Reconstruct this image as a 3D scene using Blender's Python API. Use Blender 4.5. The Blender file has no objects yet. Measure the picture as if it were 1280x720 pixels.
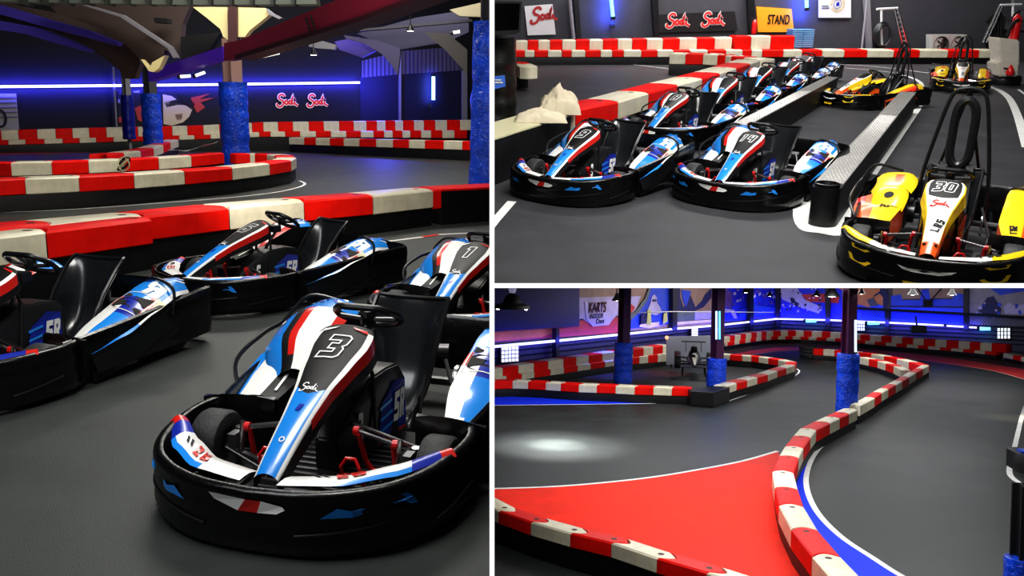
import bpy, bmesh, math, random
from mathutils import Vector, Matrix, geometry, noise
random.seed(7)
V = Vector
COL = bpy.context.scene.collection
F_PX = 1100.0

# ------------------------------------------------------------------ cameras
class View:
    """pose of one hall relative to the viewpoint: the hall frame is X right, Y away, Z up, floor at z=0"""
    def __init__(s, pitch, roll, h):
        cp, sp, c, r = math.cos(pitch), math.sin(pitch), math.cos(roll), math.sin(roll)
        fwd, up, rt = V((0, cp, -sp)), V((0, sp, cp)), V((1, 0, 0))
        s.rt, s.up, s.fwd, s.h = c*rt + r*up, -r*rt + c*up, fwd, h
        s.C = Matrix(((s.rt.x, s.up.x, -fwd.x, 0), (s.rt.y, s.up.y, -fwd.y, 0), (s.rt.z, s.up.z, -fwd.z, h), (0, 0, 0, 1)))
        s.o = V((0, 0, h)); s.M = Matrix.Identity(4)
    def ray(s, px, py):
        return s.fwd + s.rt*((px-640)/F_PX) - s.up*((py-360)/F_PX)
    def g(s, px, py, z=0.0):
        d = s.ray(px, py); t = (z - s.h)/d.z
        return s.o + d*t
    def d(s, px, py, dist):
        d = s.ray(px, py); return s.o + d*dist
    def w(s, px, py, P, Q):
        """point on the vertical plane through ground points P, Q"""
        n = V((-(Q-P).y, (Q-P).x, 0)); d = s.ray(px, py)
        t = (P - s.o).dot(n)/d.dot(n)
        return s.o + d*t
VA = View(.1990, .02, 1.60)
VB = View(.333, .01, 2.007)
VC = View(.0236, .02, 4.0)
for v_ in (VB, VC): v_.M = VA.C @ v_.C.inverted()
S = VA
SETOF = {}

# ------------------------------------------------------------------ materials
def lin(c):
    c = c/255.0
    return c/12.92 if c <= .04045 else ((c+.055)/1.055)**2.4
def rgb(c): return (lin(c[0]), lin(c[1]), lin(c[2]), 1)
MATS = {}
def mat(name, c, rough=.5, metal=0., emit=0., ns=0., nscale=8., bump=0., bscale=40., coat=0., spec=None, rv=0.):
    if name in MATS: return MATS[name]
    m = bpy.data.materials.new(name); m.use_nodes = True
    nt = m.node_tree; b = nt.nodes['Principled BSDF']
    b.inputs['Base Color'].default_value = rgb(c)
    b.inputs['Roughness'].default_value = rough
    b.inputs['Metallic'].default_value = metal
    if spec is not None: b.inputs['Specular IOR Level'].default_value = spec
    if coat: b.inputs['Coat Weight'].default_value = coat; b.inputs['Coat Roughness'].default_value = .12
    if emit:
        b.inputs['Emission Color'].default_value = rgb(c); b.inputs['Emission Strength'].default_value = emit
    if ns or bump or rv:
        tc = nt.nodes.new('ShaderNodeTexCoord')
        if ns or rv:
            n = nt.nodes.new('ShaderNodeTexNoise'); n.inputs['Scale'].default_value = nscale
            n.inputs['Detail'].default_value = 5; n.inputs['Roughness'].default_value = .65
            nt.links.new(tc.outputs['Object'], n.inputs['Vector'])
        if ns:
            r = nt.nodes.new('ShaderNodeValToRGB')
            lo = tuple(max(0, x*(1-ns)) for x in rgb(c)[:3])+(1,); hi = tuple(min(1, x*(1+ns)) for x in rgb(c)[:3])+(1,)
            r.color_ramp.elements[0].position = .3; r.color_ramp.elements[1].position = .7
            r.color_ramp.elements[0].color = lo; r.color_ramp.elements[1].color = hi
            nt.links.new(n.outputs['Fac'], r.inputs['Fac']); nt.links.new(r.outputs['Color'], b.inputs['Base Color'])
        if rv:
            mr = nt.nodes.new('ShaderNodeMapRange')
            mr.inputs['To Min'].default_value = max(.05, rough-rv); mr.inputs['To Max'].default_value = min(1, rough+rv)
            nt.links.new(n.outputs['Fac'], mr.inputs['Value']); nt.links.new(mr.outputs['Result'], b.inputs['Roughness'])
        if bump:
            n2 = nt.nodes.new('ShaderNodeTexNoise'); n2.inputs['Scale'].default_value = bscale; n2.inputs['Detail'].default_value = 4
            nt.links.new(tc.outputs['Object'], n2.inputs['Vector'])
            bp = nt.nodes.new('ShaderNodeBump'); bp.inputs['Strength'].default_value = bump; bp.inputs['Distance'].default_value = .01
            nt.links.new(n2.outputs['Fac'], bp.inputs['Height']); nt.links.new(bp.outputs['Normal'], b.inputs['Normal'])
    MATS[name] = m
    return m
BLK = mat('black_plastic', (11, 11, 13), .27, ns=.5, nscale=5, bump=.25, bscale=18, rv=.12)
BLK2 = mat('black_satin', (24, 25, 27), .35)
BLKM = mat('black_matt', (9, 9, 10), .7)
PANEL = mat('gloss_black_panel', (7, 7, 9), .5, bump=.1, bscale=300)
SEATM = mat('seat_black', (30, 32, 35), .24, ns=.3, nscale=6, coat=.35)
TYRE = mat('tyre_rubber', (46, 47, 48), .62, ns=.25, nscale=20, bump=.3, bscale=60)
BLUE = mat('livery_blue', (38, 140, 228), .25, coat=.5)
DBLUE = mat('livery_dark_blue', (28, 48, 160), .3, coat=.4)
WHT = mat('livery_white', (236, 236, 232), .28, coat=.4)
RED = mat('livery_red', (206, 38, 30), .28, coat=.4)
YEL = mat('livery_yellow', (246, 206, 36), .28, coat=.4)
ORG = mat('livery_orange', (240, 96, 34), .3, coat=.3)
CRM = mat('livery_cream', (214, 208, 170), .35)
STEEL = mat('bright_steel', (205, 205, 205), .22, metal=1)
DSTEEL = mat('dull_steel', (110, 110, 112), .4, metal=.8)
REDM = mat('red_painted_metal', (205, 26, 30), .3, coat=.3)
LINEW = mat('number_white', (240, 240, 238), .4)
BRED = mat('barrier_red', (220, 22, 12), .5, ns=.18, nscale=3, rv=.08, spec=.14)
BWHT = mat('barrier_white', (212, 205, 180), .42, ns=.16, nscale=4, rv=.1)
BBASE = mat('rubber_base_black', (8, 8, 9), .5, ns=.7, nscale=6, bump=.4, bscale=12)
HOLE = mat('plug_hole_dark', (62, 36, 30), .7)
WRAP = mat('blue_padding_vinyl', (16, 72, 205), .26, ns=.45, nscale=5, bump=.9, bscale=7)
PAINTW = mat('line_paint_white', (226, 226, 222), .5, ns=.12, nscale=6)
WHITE_E = mat('self_lit_border_edge', (255, 255, 255), .6, emit=1.0)  # self-lit so the edge of the added dividers shows pure white

# ------------------------------------------------------------------ mesh builder
class MB:
    def __init__(s): s.v = []; s.f = []; s.m = []; s.mats = []
    def mi(s, m):
        if m not in s.mats: s.mats.append(m)
        return s.mats.index(m)
    def add(s, vs, fs, m):
        b = len(s.v); s.v += [tuple(v) for v in vs]
        for i, f in enumerate(fs):
            s.f.append([b+k for k in f]); s.m.append(s.mi(m[i] if isinstance(m, list) else m))
        return s
    def box(s, c, size, m, R=None):
        x, y, z = [k/2 for k in size]
        vs = [V((a*x, b*y, d*z)) for a in (-1, 1) for b in (-1, 1) for d in (-1, 1)]
        if R is not None: vs = [R @ v for v in vs]
        vs = [v + V(c) for v in vs]
        return s.add(vs, [(0, 1, 3, 2), (4, 6, 7, 5), (0, 4, 5, 1), (2, 3, 7, 6), (0, 2, 6, 4), (1, 5, 7, 3)], m)
    def hexa(s, p, m):
        """8 corners: bottom 4 then top 4, same winding"""
        return s.add(p, [(3, 2, 1, 0), (4, 5, 6, 7), (0, 1, 5, 4), (1, 2, 6, 5), (2, 3, 7, 6), (3, 0, 4, 7)], m)
    def grid(s, rows, m, cu=False, cv=False):
        n, k = len(rows), len(rows[0]); vs = [p for r in rows for p in r]; fs = []; ms = []
        for i in range(n if cu else n-1):
            for j in range(k if cv else k-1):
                a, b = (i+1) % n, (j+1) % k
                fs.append((i*k+j, i*k+b, a*k+b, a*k+j)); ms.append(m(i, j) if callable(m) else m)
        return s.add(vs, fs, ms)
    def shell(s, rows, m, t, mback=None):
        """a grid with thickness t (offset along its normals), closed at the rim"""
        n, k = len(rows), len(rows[0]); R = [[V(p) for p in r] for r in rows]
        B = []; sz = 0
        for i in range(n-1):
            for j in range(k-1): sz += (R[i+1][j]-R[i][j]).cross(R[i][j+1]-R[i][j]).z
        t = -abs(t) if sz > 0 else abs(t)
        for i in range(n):
            row = []
            for j in range(k):
                du = R[min(i+1, n-1)][j]-R[max(i-1, 0)][j]; dv = R[i][min(j+1, k-1)]-R[i][max(j-1, 0)]
                nn = du.cross(dv)
                nn = nn.normalized() if nn.length > 1e-9 else V((0, 0, 1))
                row.append(R[i][j] + nn*t)
            B.append(row)
        s.grid(R, m); s.grid(B, mback or (m if not callable(m) else BLK2))
        rim = [(0, j) for j in range(k)]+[(i, k-1) for i in range(1, n)]+[(n-1, j) for j in range(k-2, -1, -1)]+[(i, 0) for i in range(n-2, 0, -1)]
        s.grid([[R[i][j] for i, j in rim], [B[i][j] for i, j in rim]], mback or (m if not callable(m) else BLK2), cv=True)
        return s
    def tube(s, pts, r, m, n=8, closed=False, caps=True):
        pts = [V(p) for p in pts]; N = len(pts); rows = []; up = None
        for i, p in enumerate(pts):
            a = pts[(i-1) % N] if closed else pts[max(i-1, 0)]
            b = pts[(i+1) % N] if closed else pts[min(i+1, N-1)]
            t = (b-a).normalized()
            if up is None: up = t.orthogonal().normalized()
            up = (up - t*up.dot(t)); up = up.normalized() if up.length > 1e-6 else t.orthogonal().normalized()
            sd = t.cross(up); rr = r[i] if isinstance(r, (list, tuple)) else r
            rows.append([p + (up*math.cos(2*math.pi*k/n)+sd*math.sin(2*math.pi*k/n))*rr for k in range(n)])
        s.grid(rows, m, cu=closed, cv=True)
        if caps and not closed:
            s.add(rows[0], [tuple(range(n))], m); s.add(rows[-1], [tuple(range(n-1, -1, -1))], m)
        return s
    def lathe(s, prof, m, O=(0, 0, 0), axis='z', n=24):
        """prof: (radius, height) along axis"""
        rows = []
        for r, h in prof:
            row = []
            for k in range(n):
                c, q = math.cos(2*math.pi*k/n)*r, math.sin(2*math.pi*k/n)*r
                p = {'z': (c, q, h), 'y': (c, h, q), 'x': (h, c, q)}[axis]
                row.append(V(p)+V(O))
            rows.append(row)
        return s.grid(rows, m, cv=True)
    def prism(s, out, z0, z1, m, mtop=None, inset=.0):
        """vertical prism of a plan outline [(x,y)], optional chamfer at the top"""
        n = len(out); c = V((sum(p[0] for p in out)/n, sum(p[1] for p in out)/n))
        A = [V((p[0], p[1], z0)) for p in out]; rows = [A]
        if inset:
            rows.append([V((p[0], p[1], z1-inset)) for p in out])
            T = []
            for i, p in enumerate(out):
                a, b = V(out[i-1]), V(out[(i+1) % n]); t = (b-a).normalized(); nn = V((-t.y, t.x))
                if nn.dot(c-V(p)) < 0: nn = -nn
                T.append(V((p[0]+nn.x*inset, p[1]+nn.y*inset, z1)))
            rows.append(T)
        else: rows.append([V((p[0], p[1], z1)) for p in out])
        s.grid(rows, m, cv=True)
        s.add(rows[-1], [tuple(range(n))], mtop or m); s.add(A, [tuple(range(n-1, -1, -1))], m)
        return s
    def fill(s, loops, F, m):
        loops = [[V((p[0], p[1], 0)) for p in l] for l in loops]
        tri = geometry.tessellate_polygon(loops); flat = [p for l in loops for p in l]
        return s.add([F(p.x, p.y) for p in flat], [tuple(t) for t in tri], m)
    def ribbon(s, pts, w, F, m, closed=False, step=None):
        pts = [V((p[0], p[1])) for p in pts]
        if step:
            q = []; N = len(pts)
            for i in range(N if closed else N-1):
                a, b = pts[i], pts[(i+1) % N]; k = max(1, int((b-a).length/step))
                q += [a.lerp(b, j/k) for j in range(k)]
            if not closed: q.append(pts[-1])
            pts = q
        N = len(pts); L = []; R = []
        for i in range(N):
            a = pts[(i-1) % N] if closed or i > 0 else pts[i]; b = pts[(i+1) % N] if closed or i < N-1 else pts[i]
            d1 = (pts[i]-a); d2 = (b-pts[i])
            d1 = d1.normalized() if d1.length > 1e-9 else d2.normalized(); d2 = d2.normalized() if d2.length > 1e-9 else d1
            t = (d1+d2); t = t.normalized() if t.length > 1e-6 else d1
            nn = V((-t.y, t.x)); k = 1/max(.45, nn.dot(V((-d1.y, d1.x))))
            L.append(pts[i]+nn*w/2*k); R.append(pts[i]-nn*w/2*k)
        return s.grid([[F(p.x, p.y) for p in L], [F(p.x, p.y) for p in R]], m, cv=closed)
    def build(s, name, parent=None, smooth=40, bevel=0, bseg=2, rev=True):
        me = bpy.data.meshes.new(name)
        me.from_pydata(s.v, [], s.f)
        for m in s.mats: me.materials.append(m)
        for p, i in zip(me.polygons, s.m): p.material_index = i
        bm = bmesh.new(); bm.from_mesh(me)
        bmesh.ops.remove_doubles(bm, verts=bm.verts, dist=1e-5)
        if rev: bmesh.ops.recalc_face_normals(bm, faces=bm.faces)
        if bevel:
            es = [e for e in bm.edges if len(e.link_faces) == 2 and e.calc_face_angle(0) > math.radians(35)]
            bmesh.ops.bevel(bm, geom=es, offset=bevel, segments=bseg, affect='EDGES', clamp_overlap=True)
        bm.to_mesh(me); bm.free()
        if smooth:
            me.polygons.foreach_set('use_smooth', [True]*len(me.polygons))
            me.set_sharp_from_angle(angle=math.radians(smooth))
        o = bpy.data.objects.new(name, me); COL.objects.link(o)
        if parent is not None: o.parent = parent
        return o
def tag(o, label=None, cat=None, group=None, kind=None, loc=None, rz=None, R=None):
    if label: o['label'] = label
    if cat: o['category'] = cat
    if group: o['group'] = group
    if kind: o['kind'] = kind
    L = Matrix.Translation(loc) if loc is not None else Matrix.Identity(4)
    if rz is not None: L = L @ Matrix.Rotation(rz, 4, 'Z')
    if R is not None: L = L @ R
    o.matrix_world = S.M @ L
    SETOF[o.name] = S
    return o
def empty(name):
    o = bpy.data.objects.new(name, None); o.empty_display_size = .2; COL.objects.link(o); return o
def struct(o): return tag(o, kind='structure')
def kids(o): return [c for c in bpy.data.objects if c.parent == o]
def copy_tree(o, parent=None):
    c = o.copy(); COL.objects.link(c)
    if parent is not None: c.parent = parent
    for k in kids(o): copy_tree(k, c)
    return c
def catmull(P, k=6, closed=False):
    P = [V(p) for p in P]; n = len(P); out = []
    for i in range(n if closed else n-1):
        a = P[(i-1) % n] if closed or i > 0 else P[i]*2-P[i+1]
        b, c = P[i], P[(i+1) % n]
        d = P[(i+2) % n] if closed or i+2 < n else c*2-b
        for j in range(k):
            t = j/k
            out.append(.5*((2*b)+(c-a)*t+(2*a-5*b+4*c-d)*t*t+(3*b-a-3*c+d)*t**3))
    if not closed: out.append(P[-1])
    return out
def ip(x, xs, ys):
    if x <= xs[0]: return ys[0]
    for i in range(len(xs)-1):
        if x <= xs[i+1]:
            t = (x-xs[i])/(xs[i+1]-xs[i]); t = t*t*(3-2*t)*.35+t*.65
            return ys[i]+(ys[i+1]-ys[i])*t
    return ys[-1]

# ------------------------------------------------------------------ lettering (blocky race digits, 6 x 10 cells)
G = {
 '0': [[(1, 10), (5, 10), (6, 9), (6, 1), (5, 0), (1, 0), (0, 1), (0, 9)], [(2.3, 7.7), (3.7, 7.7), (3.7, 2.3), (2.3, 2.3)]],
 '1': [[(1.2, 10), (4.2, 10), (4.2, 0), (1.9, 0), (1.9, 7.6), (.6, 7.6)]],
 '2': [[(0, 10), (5, 10), (6, 9), (6, 5.2), (5, 4.2), (2.4, 4.2), (2.4, 2.4), (6, 2.4), (6, 0), (0, 0), (0, 5.4), (1, 6.4), (3.6, 6.4), (3.6, 7.6), (0, 7.6)]],
 '3': [[(0, 10), (5, 10), (6, 9), (6, 6), (5.2, 5), (6, 4), (6, 1), (5, 0), (0, 0), (0, 2.4), (3.6, 2.4), (3.6, 3.8), (1.5, 3.8), (1.5, 6.2), (3.6, 6.2), (3.6, 7.6), (0, 7.6)]],
 '4': [[(0, 10), (2.4, 10), (2.4, 6), (3.6, 6), (3.6, 10), (6, 10), (6, 0), (3.6, 0), (3.6, 3.6), (0, 3.6)]],
 '5': [[(0, 10), (6, 10), (6, 7.6), (2.4, 7.6), (2.4, 6.3), (5, 6.3), (6, 5.3), (6, 1), (5, 0), (0, 0), (0, 2.4), (3.6, 2.4), (3.6, 4), (0, 4)]],
 '6': [[(1, 10), (6, 10), (6, 7.6), (2.4, 7.6), (2.4, 6.2), (5, 6.2), (6, 5.2), (6, 1), (5, 0), (1, 0), (0, 1), (0, 9)], [(2.3, 4), (3.7, 4), (3.7, 2.3), (2.3, 2.3)]],
 '8': [[(1, 10), (5, 10), (6, 9), (6, 1), (5, 0), (1, 0), (0, 1), (0, 9)], [(2.4, 7.9), (3.6, 7.9), (3.6, 6.2), (2.4, 6.2)], [(2.4, 3.9), (3.6, 3.9), (3.6, 2.1), (2.4, 2.1)]],
 'R': [[(0, 0), (0, 10), (5, 10), (6, 9), (6, 5.4), (5, 4.6), (6, 0), (3.6, 0), (2.9, 3.8), (2.3, 3.8), (2.3, 0)], [(2.3, 7.8), (3.7, 7.8), (3.7, 6.1), (2.3, 6.1)]],
 'L': [[(0, 10), (2, 10), (2, 2), (6, 2), (6, 0), (0, 0)]],
}
G['9'] = [[(6-x, 10-y) for x, y in l] for l in G['6']]
G['S'] = G['5']
def glyph(mb, txt, F, x, y, h, m, slant=.22, line=0, gap=.09, wk=1.0):
    """write blocky text, lower left at x,y; line>0 draws outlines only"""
    sc = h/10
    for ch in txt:
        loops = [[(x+(px*wk+py*slant)*sc, y+py*sc) for px, py in l] for l in G[ch]]
        if line:
            for l in loops: mb.ribbon(l, line, F, m, closed=True, step=.03)
        else: mb.fill(loops, F, m)
        x += (6*wk)*sc+gap*h*1.0
    return x
SCRIPT = [[(1.35, 2.15), (1.2, 2.5), (.8, 2.62), (.35, 2.4), (.2, 1.95), (.5, 1.6), (.95, 1.4), (1.1, 1.0), (.9, .5), (.45, .2), (0, .25), (-.2, .55), (0, .8)],
          [(1.85, 1.45), (1.5, 1.35), (1.4, 1.0), (1.6, .72), (1.95, .8), (2.02, 1.15), (1.85, 1.45)],
          [(2.75, 1.4), (2.4, 1.4), (2.25, 1.05), (2.45, .78), (2.75, .95), (3.05, 2.3), (2.85, 1.2), (2.95, .8), (3.2, .85)],
          [(3.45, 1.4), (3.4, .95), (3.6, .75), (4.15, .45)], [(3.5, 1.85), (3.6, 1.92)]]
def script(mb, F, x, y, h, m, w=.26, mo=None, F2=None):
    sc = h/2.6
    if mo is not None:
        for st in SCRIPT:
            q = [(p.x, p.y) for p in catmull([V((x+a*sc, y+b*sc, 0)) for a, b in st], 4)]
            mb.ribbon(q, (w+.3)*sc, F, mo)
    for st in SCRIPT:
        q = [(p.x, p.y) for p in catmull([V((x+a*sc, y+b*sc, 0)) for a, b in st], 4)]
        mb.ribbon(q, w*sc, F2 or F, m)
def text_tris(txt):
    cu = bpy.data.curves.new('t', 'FONT'); cu.body = txt; cu.size = 1; cu.align_x = 'LEFT'
    o = bpy.data.objects.new('t', cu); COL.objects.link(o)
    bpy.context.view_layer.update()
    me = o.evaluated_get(bpy.context.evaluated_depsgraph_get()).to_mesh()
    vs = [(v.co.x, v.co.y) for v in me.vertices]; fs = [tuple(p.vertices) for p in me.polygons]
    bpy.data.objects.remove(o); bpy.data.curves.remove(cu)
    return vs, fs
def text(mb, txt, F, x, y, h, m, wk=1.0, bold=0):
    vs, fs = text_tris(txt)
    for dx, dy in ([(0, 0)] if not bold else [(0, 0), (bold, 0), (0, bold), (bold, bold)]):
        mb.add([F(x+(a*wk+dx)*h/.7, y+(b+dy)*h/.7) for a, b in vs], fs, m)
ORD = 'first second third fourth fifth sixth seventh eighth ninth tenth eleventh twelfth thirteenth fourteenth fifteenth sixteenth seventeenth eighteenth nineteenth twentieth'.split()
ORD += ['twenty-'+o for o in ORD[:9]]+['thirtieth']+['thirty-'+o for o in ORD[:9]]+['fortieth']+['forty-'+o for o in ORD[:9]]
# ------------------------------------------------------------------ the kart (X forward, Y to the driver's left, Z up)
def nassau(u, v, k=1.0):
    x = .955-.775*u + .03*(u**3); z = .262 + .345*(u**.93) + .018*math.sin(math.pi*u)
    w = ip(u, [0, .1, .3, .5, .68, .84, .94, 1], [.050, .055, .064, .080, .112, .138, .136, .115])
    av = abs(v)
    y = w*v*(1 if av < 1 else 1/av*(1+(av-1)*.12)); dz = -.022*av**2.4
    if av > 1: dz = -.022-(av-1)*.11*(.55+.45*u)
    return V((x + dz*-.25*0, y, z+dz))
def surfF(Pf, off=.0035, e=1e-3):
    def F(a, b):
        p = Pf(a, b); n = (Pf(a+e, b)-p).cross(Pf(a, b+e)-p).normalized()
        if n.z < 0: n = -n
        return p + n*off
    return F
NL = .83
def nas_w(u): return ip(u, [0, .1, .3, .5, .68, .84, .94, 1], [.050, .055, .064, .080, .112, .138, .136, .115])
NF = surfF(lambda a, b: nassau(b, a/nas_w(b)), .004)      # a metres across, b = u
def NFs(a, b): return NF(a, b/NL)
FRONT = catmull([(1.075, 0, 0), (1.06, .20, 0), (1.0, .37, 0), (.89, .51, 0), (.73, .595, 0), (.55, .632, 0), (.42, .635, 0), (.30, .60, 0)], 5)
FRONT = [V((p.x, -p.y, 0)) for p in FRONT[:0:-1]] + FRONT
REAR = catmull([(.40, .59, 0), (.25, .615, 0), (0, .64, 0), (-.45, .665, 0), (-.72, .665, 0), (-.87, .635, 0), (-.94, .50, 0), (-.965, .28, 0), (-.97, 0, 0)], 5)
def outn(P, i):
    t = (P[min(i+1, len(P)-1)]-P[max(i-1, 0)]).normalized(); n = V((t.y, -t.x, 0))
    return n if n.dot(P[i]-V((-.1, 0, 0))) > 0 else -n
def sweep(mb, P, prof, m, zk=None):
    rows = []
    for i, p in enumerate(P):
        n = outn(P, i); k = zk(i) if zk else 1
        rows.append([p + n*o + V((0, 0, z*k)) for o, z in prof])
    mb.grid(rows, m, cv=True)
    for r in (rows[0], rows[-1]): mb.add(r, [tuple(range(len(r)))], m)
FPROF = [(-.045, .03), (-.0, .022), (.022, .04), (.028, .09), (.018, .13), (.020, .15), (.022, .19), (.014, .222), (.02, .236), (.016, .252), (0, .262), (-.02, .258), (-.026, .245), (-.03, .07)]
ACC = [0]
for i_ in range(1, len(FRONT)): ACC.append(ACC[-1]+(FRONT[i_]-FRONT[i_-1]).length)
MIDS = ACC[-1]/2
def fz(i): return 1+.06*min(1, abs(ACC[i]-MIDS)/.8)
def bump_pt(s, z, off=.006):
    t = s+MIDS; i = 0
    while i < len(ACC)-2 and ACC[i+1] < t: i += 1
    k = (t-ACC[i])/(ACC[i+1]-ACC[i]); p = FRONT[i].lerp(FRONT[i+1], k); n = outn(FRONT, i).lerp(outn(FRONT, i+1), k).normalized()
    zz = [q for q in FPROF[2:11]]; o = ip(z, [q[1] for q in zz], [q[0] for q in zz])
    return p + n*(o+off) + V((0, 0, z*(1+.06*min(1, abs(s)/.8))))
def tyre(name, O, r, w, parent):
    mb = MB(); y0 = O[1]
    prof = [(r*.52, -w*.48), (r*.80, -w*.5), (r*.93, -w*.46), (r*.995, -w*.34), (r, 0), (r*.995, w*.34), (r*.93, w*.46), (r*.80, w*.5), (r*.52, w*.48)]
    mb.lathe(prof, TYRE, O, 'y', 28)
    t = mb.build(name, parent)
    h = MB(); h.lathe([(0.001, -w*.30), (r*.2, -w*.30), (r*.22, -w*.2), (r*.5, -w*.22), (r*.54, -w*.46), (r*.54, w*.46), (r*.5, w*.22), (r*.22, w*.2), (r*.2, w*.36), (0.001, w*.36)], DSTEEL, O, 'y', 20)
    h.build('rim', t)
    return t
def seat_rows(off=0):
    cen = [(.06, .13), (-.05, .075), (-.20, .06), (-.33, .085), (-.43, .17), (-.495, .30), (-.54, .42), (-.572, .51), (-.585, .54)]
    hw = [.13, .155, .175, .185, .19, .195, .20, .20, .195]; wing = [.03, .07, .11, .15, .17, .15, .10, .045, .02]
    C = catmull([V((a, 0, b)) for a, b in cen], 3); rows = []
    for i, p in enumerate(C):
        t = (C[min(i+1, len(C)-1)]-C[max(i-1, 0)]).normalized(); n = V((-t.z, 0, t.x)); n = n if n.z > 0 or n.x > 0 else -n
        q = i/3; k = min(int(q), 7); f = q-k
        h = hw[k]*(1-f)+hw[min(k+1, 8)]*f; wg = wing[k]*(1-f)+wing[min(k+1, 8)]*f; row = []
        for j in range(15):
            a = -1+2*j/14
            up = wg*(max(0, (abs(a)-.45)/.55)**1.7); y = h*math.copysign(min(1, abs(a)*1.0)**.9, a)
            rib = -.010*math.exp(-((abs(a)-.0)/.42)**6)
            row.append(p + n*(up+rib) + V((0, y, 0)))
        rows.append(row)
    return rows
def pod_fn(sd):
    def P(u, v):
        x = .24-.93*u
        yi = ip(u, [0, .3, .7, 1], [.44, .38, .40, .47]) - (.08 if sd < 0 else 0); yo = ip(u, [0, .3, .8, 1], [.62, .67, .66, .60])
        top = ip(u, [0, .25, .55, .8, 1], [.205, .27, .365, .435, .42]) + (.045 if sd < 0 else 0)
        y = yi+(yo-yi)*min(1, v); z = top-.085*(min(1, v)**2)*(.4+.6*u)+.02*math.sin(math.pi*min(1, v))
        if v > 1: z -= (v-1)*.16; y += .008
        if v < 0: z += v*.14; y = yi-.005
        return V((x, sd*y, z))
    return P
def cover_fn(u, v):
    x = .10-.72*u; yi, yo = .25, ip(u, [0, .3, 1], [.48, .62, .65])
    top = ip(u, [0, .2, .55, .85, 1], [.35, .44, .525, .52, .42])
    vv = max(0, min(1, v)); y = yi+(yo-yi)*vv; z = top-.11*(abs(vv-.4)/.6)**2.2
    if v > 1: z -= (v-1)*.2
    if v < 0: z += v*.2
    return V((x, -y, z))
def vals(n, a=0., b=1., ext=True):
    r = [a+(b-a)*i/n for i in range(n+1)]
    return ([-1]+r+[2]) if ext else r
def kart_proto(kind):
    root = empty('racing_kart'); B = kind == 'blue'
    # front bumper + its stickers and ribs
    mb = MB(); sweep(mb, FRONT, FPROF, BLK, fz); fb = mb.build('front_bumper', root, 50)
    mb = MB()
    for sg in (-1, 1):
        for z0, a, b in ((.112, .18, .62), (.085, .70, .98)):
            pts = [bump_pt(sg*(a+(b-a)*t/8), z0+.03*t/8, .004) for t in range(9)]
            mb = MB(); mb.tube(pts, .006, BLK2, 6); mb.build('bumper_rib', fb)
    mb = MB(); BP = bump_pt
    if B:
        mb.fill([[(-.15, .235), (-.13, .212), (-.03, .188), (.0, .232)]], BP, WHT)
        mb.fill([[(.0, .232), (-.03, .188), (.045, .188), (.06, .23)]], BP, RED)
        mb.fill([[(.06, .23), (.045, .188), (.12, .19), (.15, .205), (.14, .215)]], BP, WHT)
        mb.build('bumper_sticker', fb, 0)['label'] = 'white sticker with a red middle on the black bumper'
        for sg in (-1, 1):
            mb = MB()
            pl = [(.27, .178), (.33, .21), (.38, .198), (.58, .222), (.60, .205), (.62, .175), (.59, .182), (.56, .2), (.38, .176)]
            mb.fill([[(sg*a, b) for a, b in pl]], BP, BLUE); mb.build('bumper_sticker', fb, 0)['label'] = 'blue arrow shaped sticker on the black bumper'
    else:
        mb.fill([[(-.17, .2), (-.13, .175), (-.06, .165), (.1, .165), (.17, .18), (.2, .2), (.1, .187), (-.1, .187)]], BP, WHT)
        for sg in (-1, 1):
            mb.fill([[(sg*.36, .235), (sg*.54, .25), (sg*.52, .225), (sg*.4, .218)]], BP, YEL)
            mb.fill([[(sg*.34, .16), (sg*.55, .185), (sg*.53, .145), (sg*.4, .12)]], BP, YEL)
        mb.fill([[(-.12, .10), (.12, .10), (.1, .07), (-.1, .07)]], BP, YEL)
    if not B: mb.build('bumper_sticker', fb, 0)['label'] = 'yellow and white sticker slots across the black bumper'
    # rear ring with both sides
    prof = [(-.04, .05), (-.01, .05), (.0, .10), (-.008, .14), (.004, .18), (.008, .24), (.0, .275), (-.018, .283), (-.032, .27), (-.036, .1)]
    RP = REAR + [V((p.x, -p.y, 0)) for p in REAR[-2::-1]]
    mb = MB(); sweep(mb, RP, prof, BLK, lambda i: .95+.33*max(0, min(1, (.4-RP[i].x)/1.1))); mb.build('rear_bumper_ring', root, 50)
    # floor tray and frame
    mb = MB(); mb.box((.42, 0, .05), (.92, .50, .012), BLK2)
    for i in range(13): mb.box((.12+i*.05, 0, .06), (.012, .46, .012), DSTEEL)
    mb.build('floor_tray', root, 0)
    mb = MB()
    for sg in (-1, 1):
        mb.tube([(.93, sg*.2, .09), (.75, sg*.27, .08), (.4, sg*.28, .08), (0, sg*.33, .08), (-.5, sg*.33, .1), (-.95, sg*.3, .14)], .016, BLK2)
        mb.tube([(.62, sg*.12, .1), (.56, sg*.3, .12), (.53, sg*.44, .14)], .018, BLK2)
        mb.tube([(.2, sg*.28, .08), (.18, sg*.55, .12), (-.5, sg*.6, .14), (-.55, sg*.33, .1)], .013, BLK2)
        mb.box((.53, sg*.40, .15), (.06, .035, .12), DSTEEL)
    mb.tube([(.93, -.2, .09), (.93, .2, .09)], .014, BLK2); mb.tube([(-.95, -.3, .14), (-.95, .3, .14)], .014, BLK2)
    mb.build('frame', root)
    mb = MB()
    for sg in (-1, 1):
        mb.tube([(.45, sg*.42, .20), (.36, sg*.06, .24)], .009, STEEL)
        mb.tube([(.60, sg*.40, .17), (.66, sg*.18, .12)], .008, STEEL)
        mb.tube([(.56, sg*.36, .13), (.52, sg*.36, .26)], .012, STEEL)
        mb.lathe([(.001, -.012), (.02, -.012), (.02, .012), (.001, .012)], STEEL, (.47, sg*.41, .2), 'z', 10)
    mb.build('steering_tie_rod', root)
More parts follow.
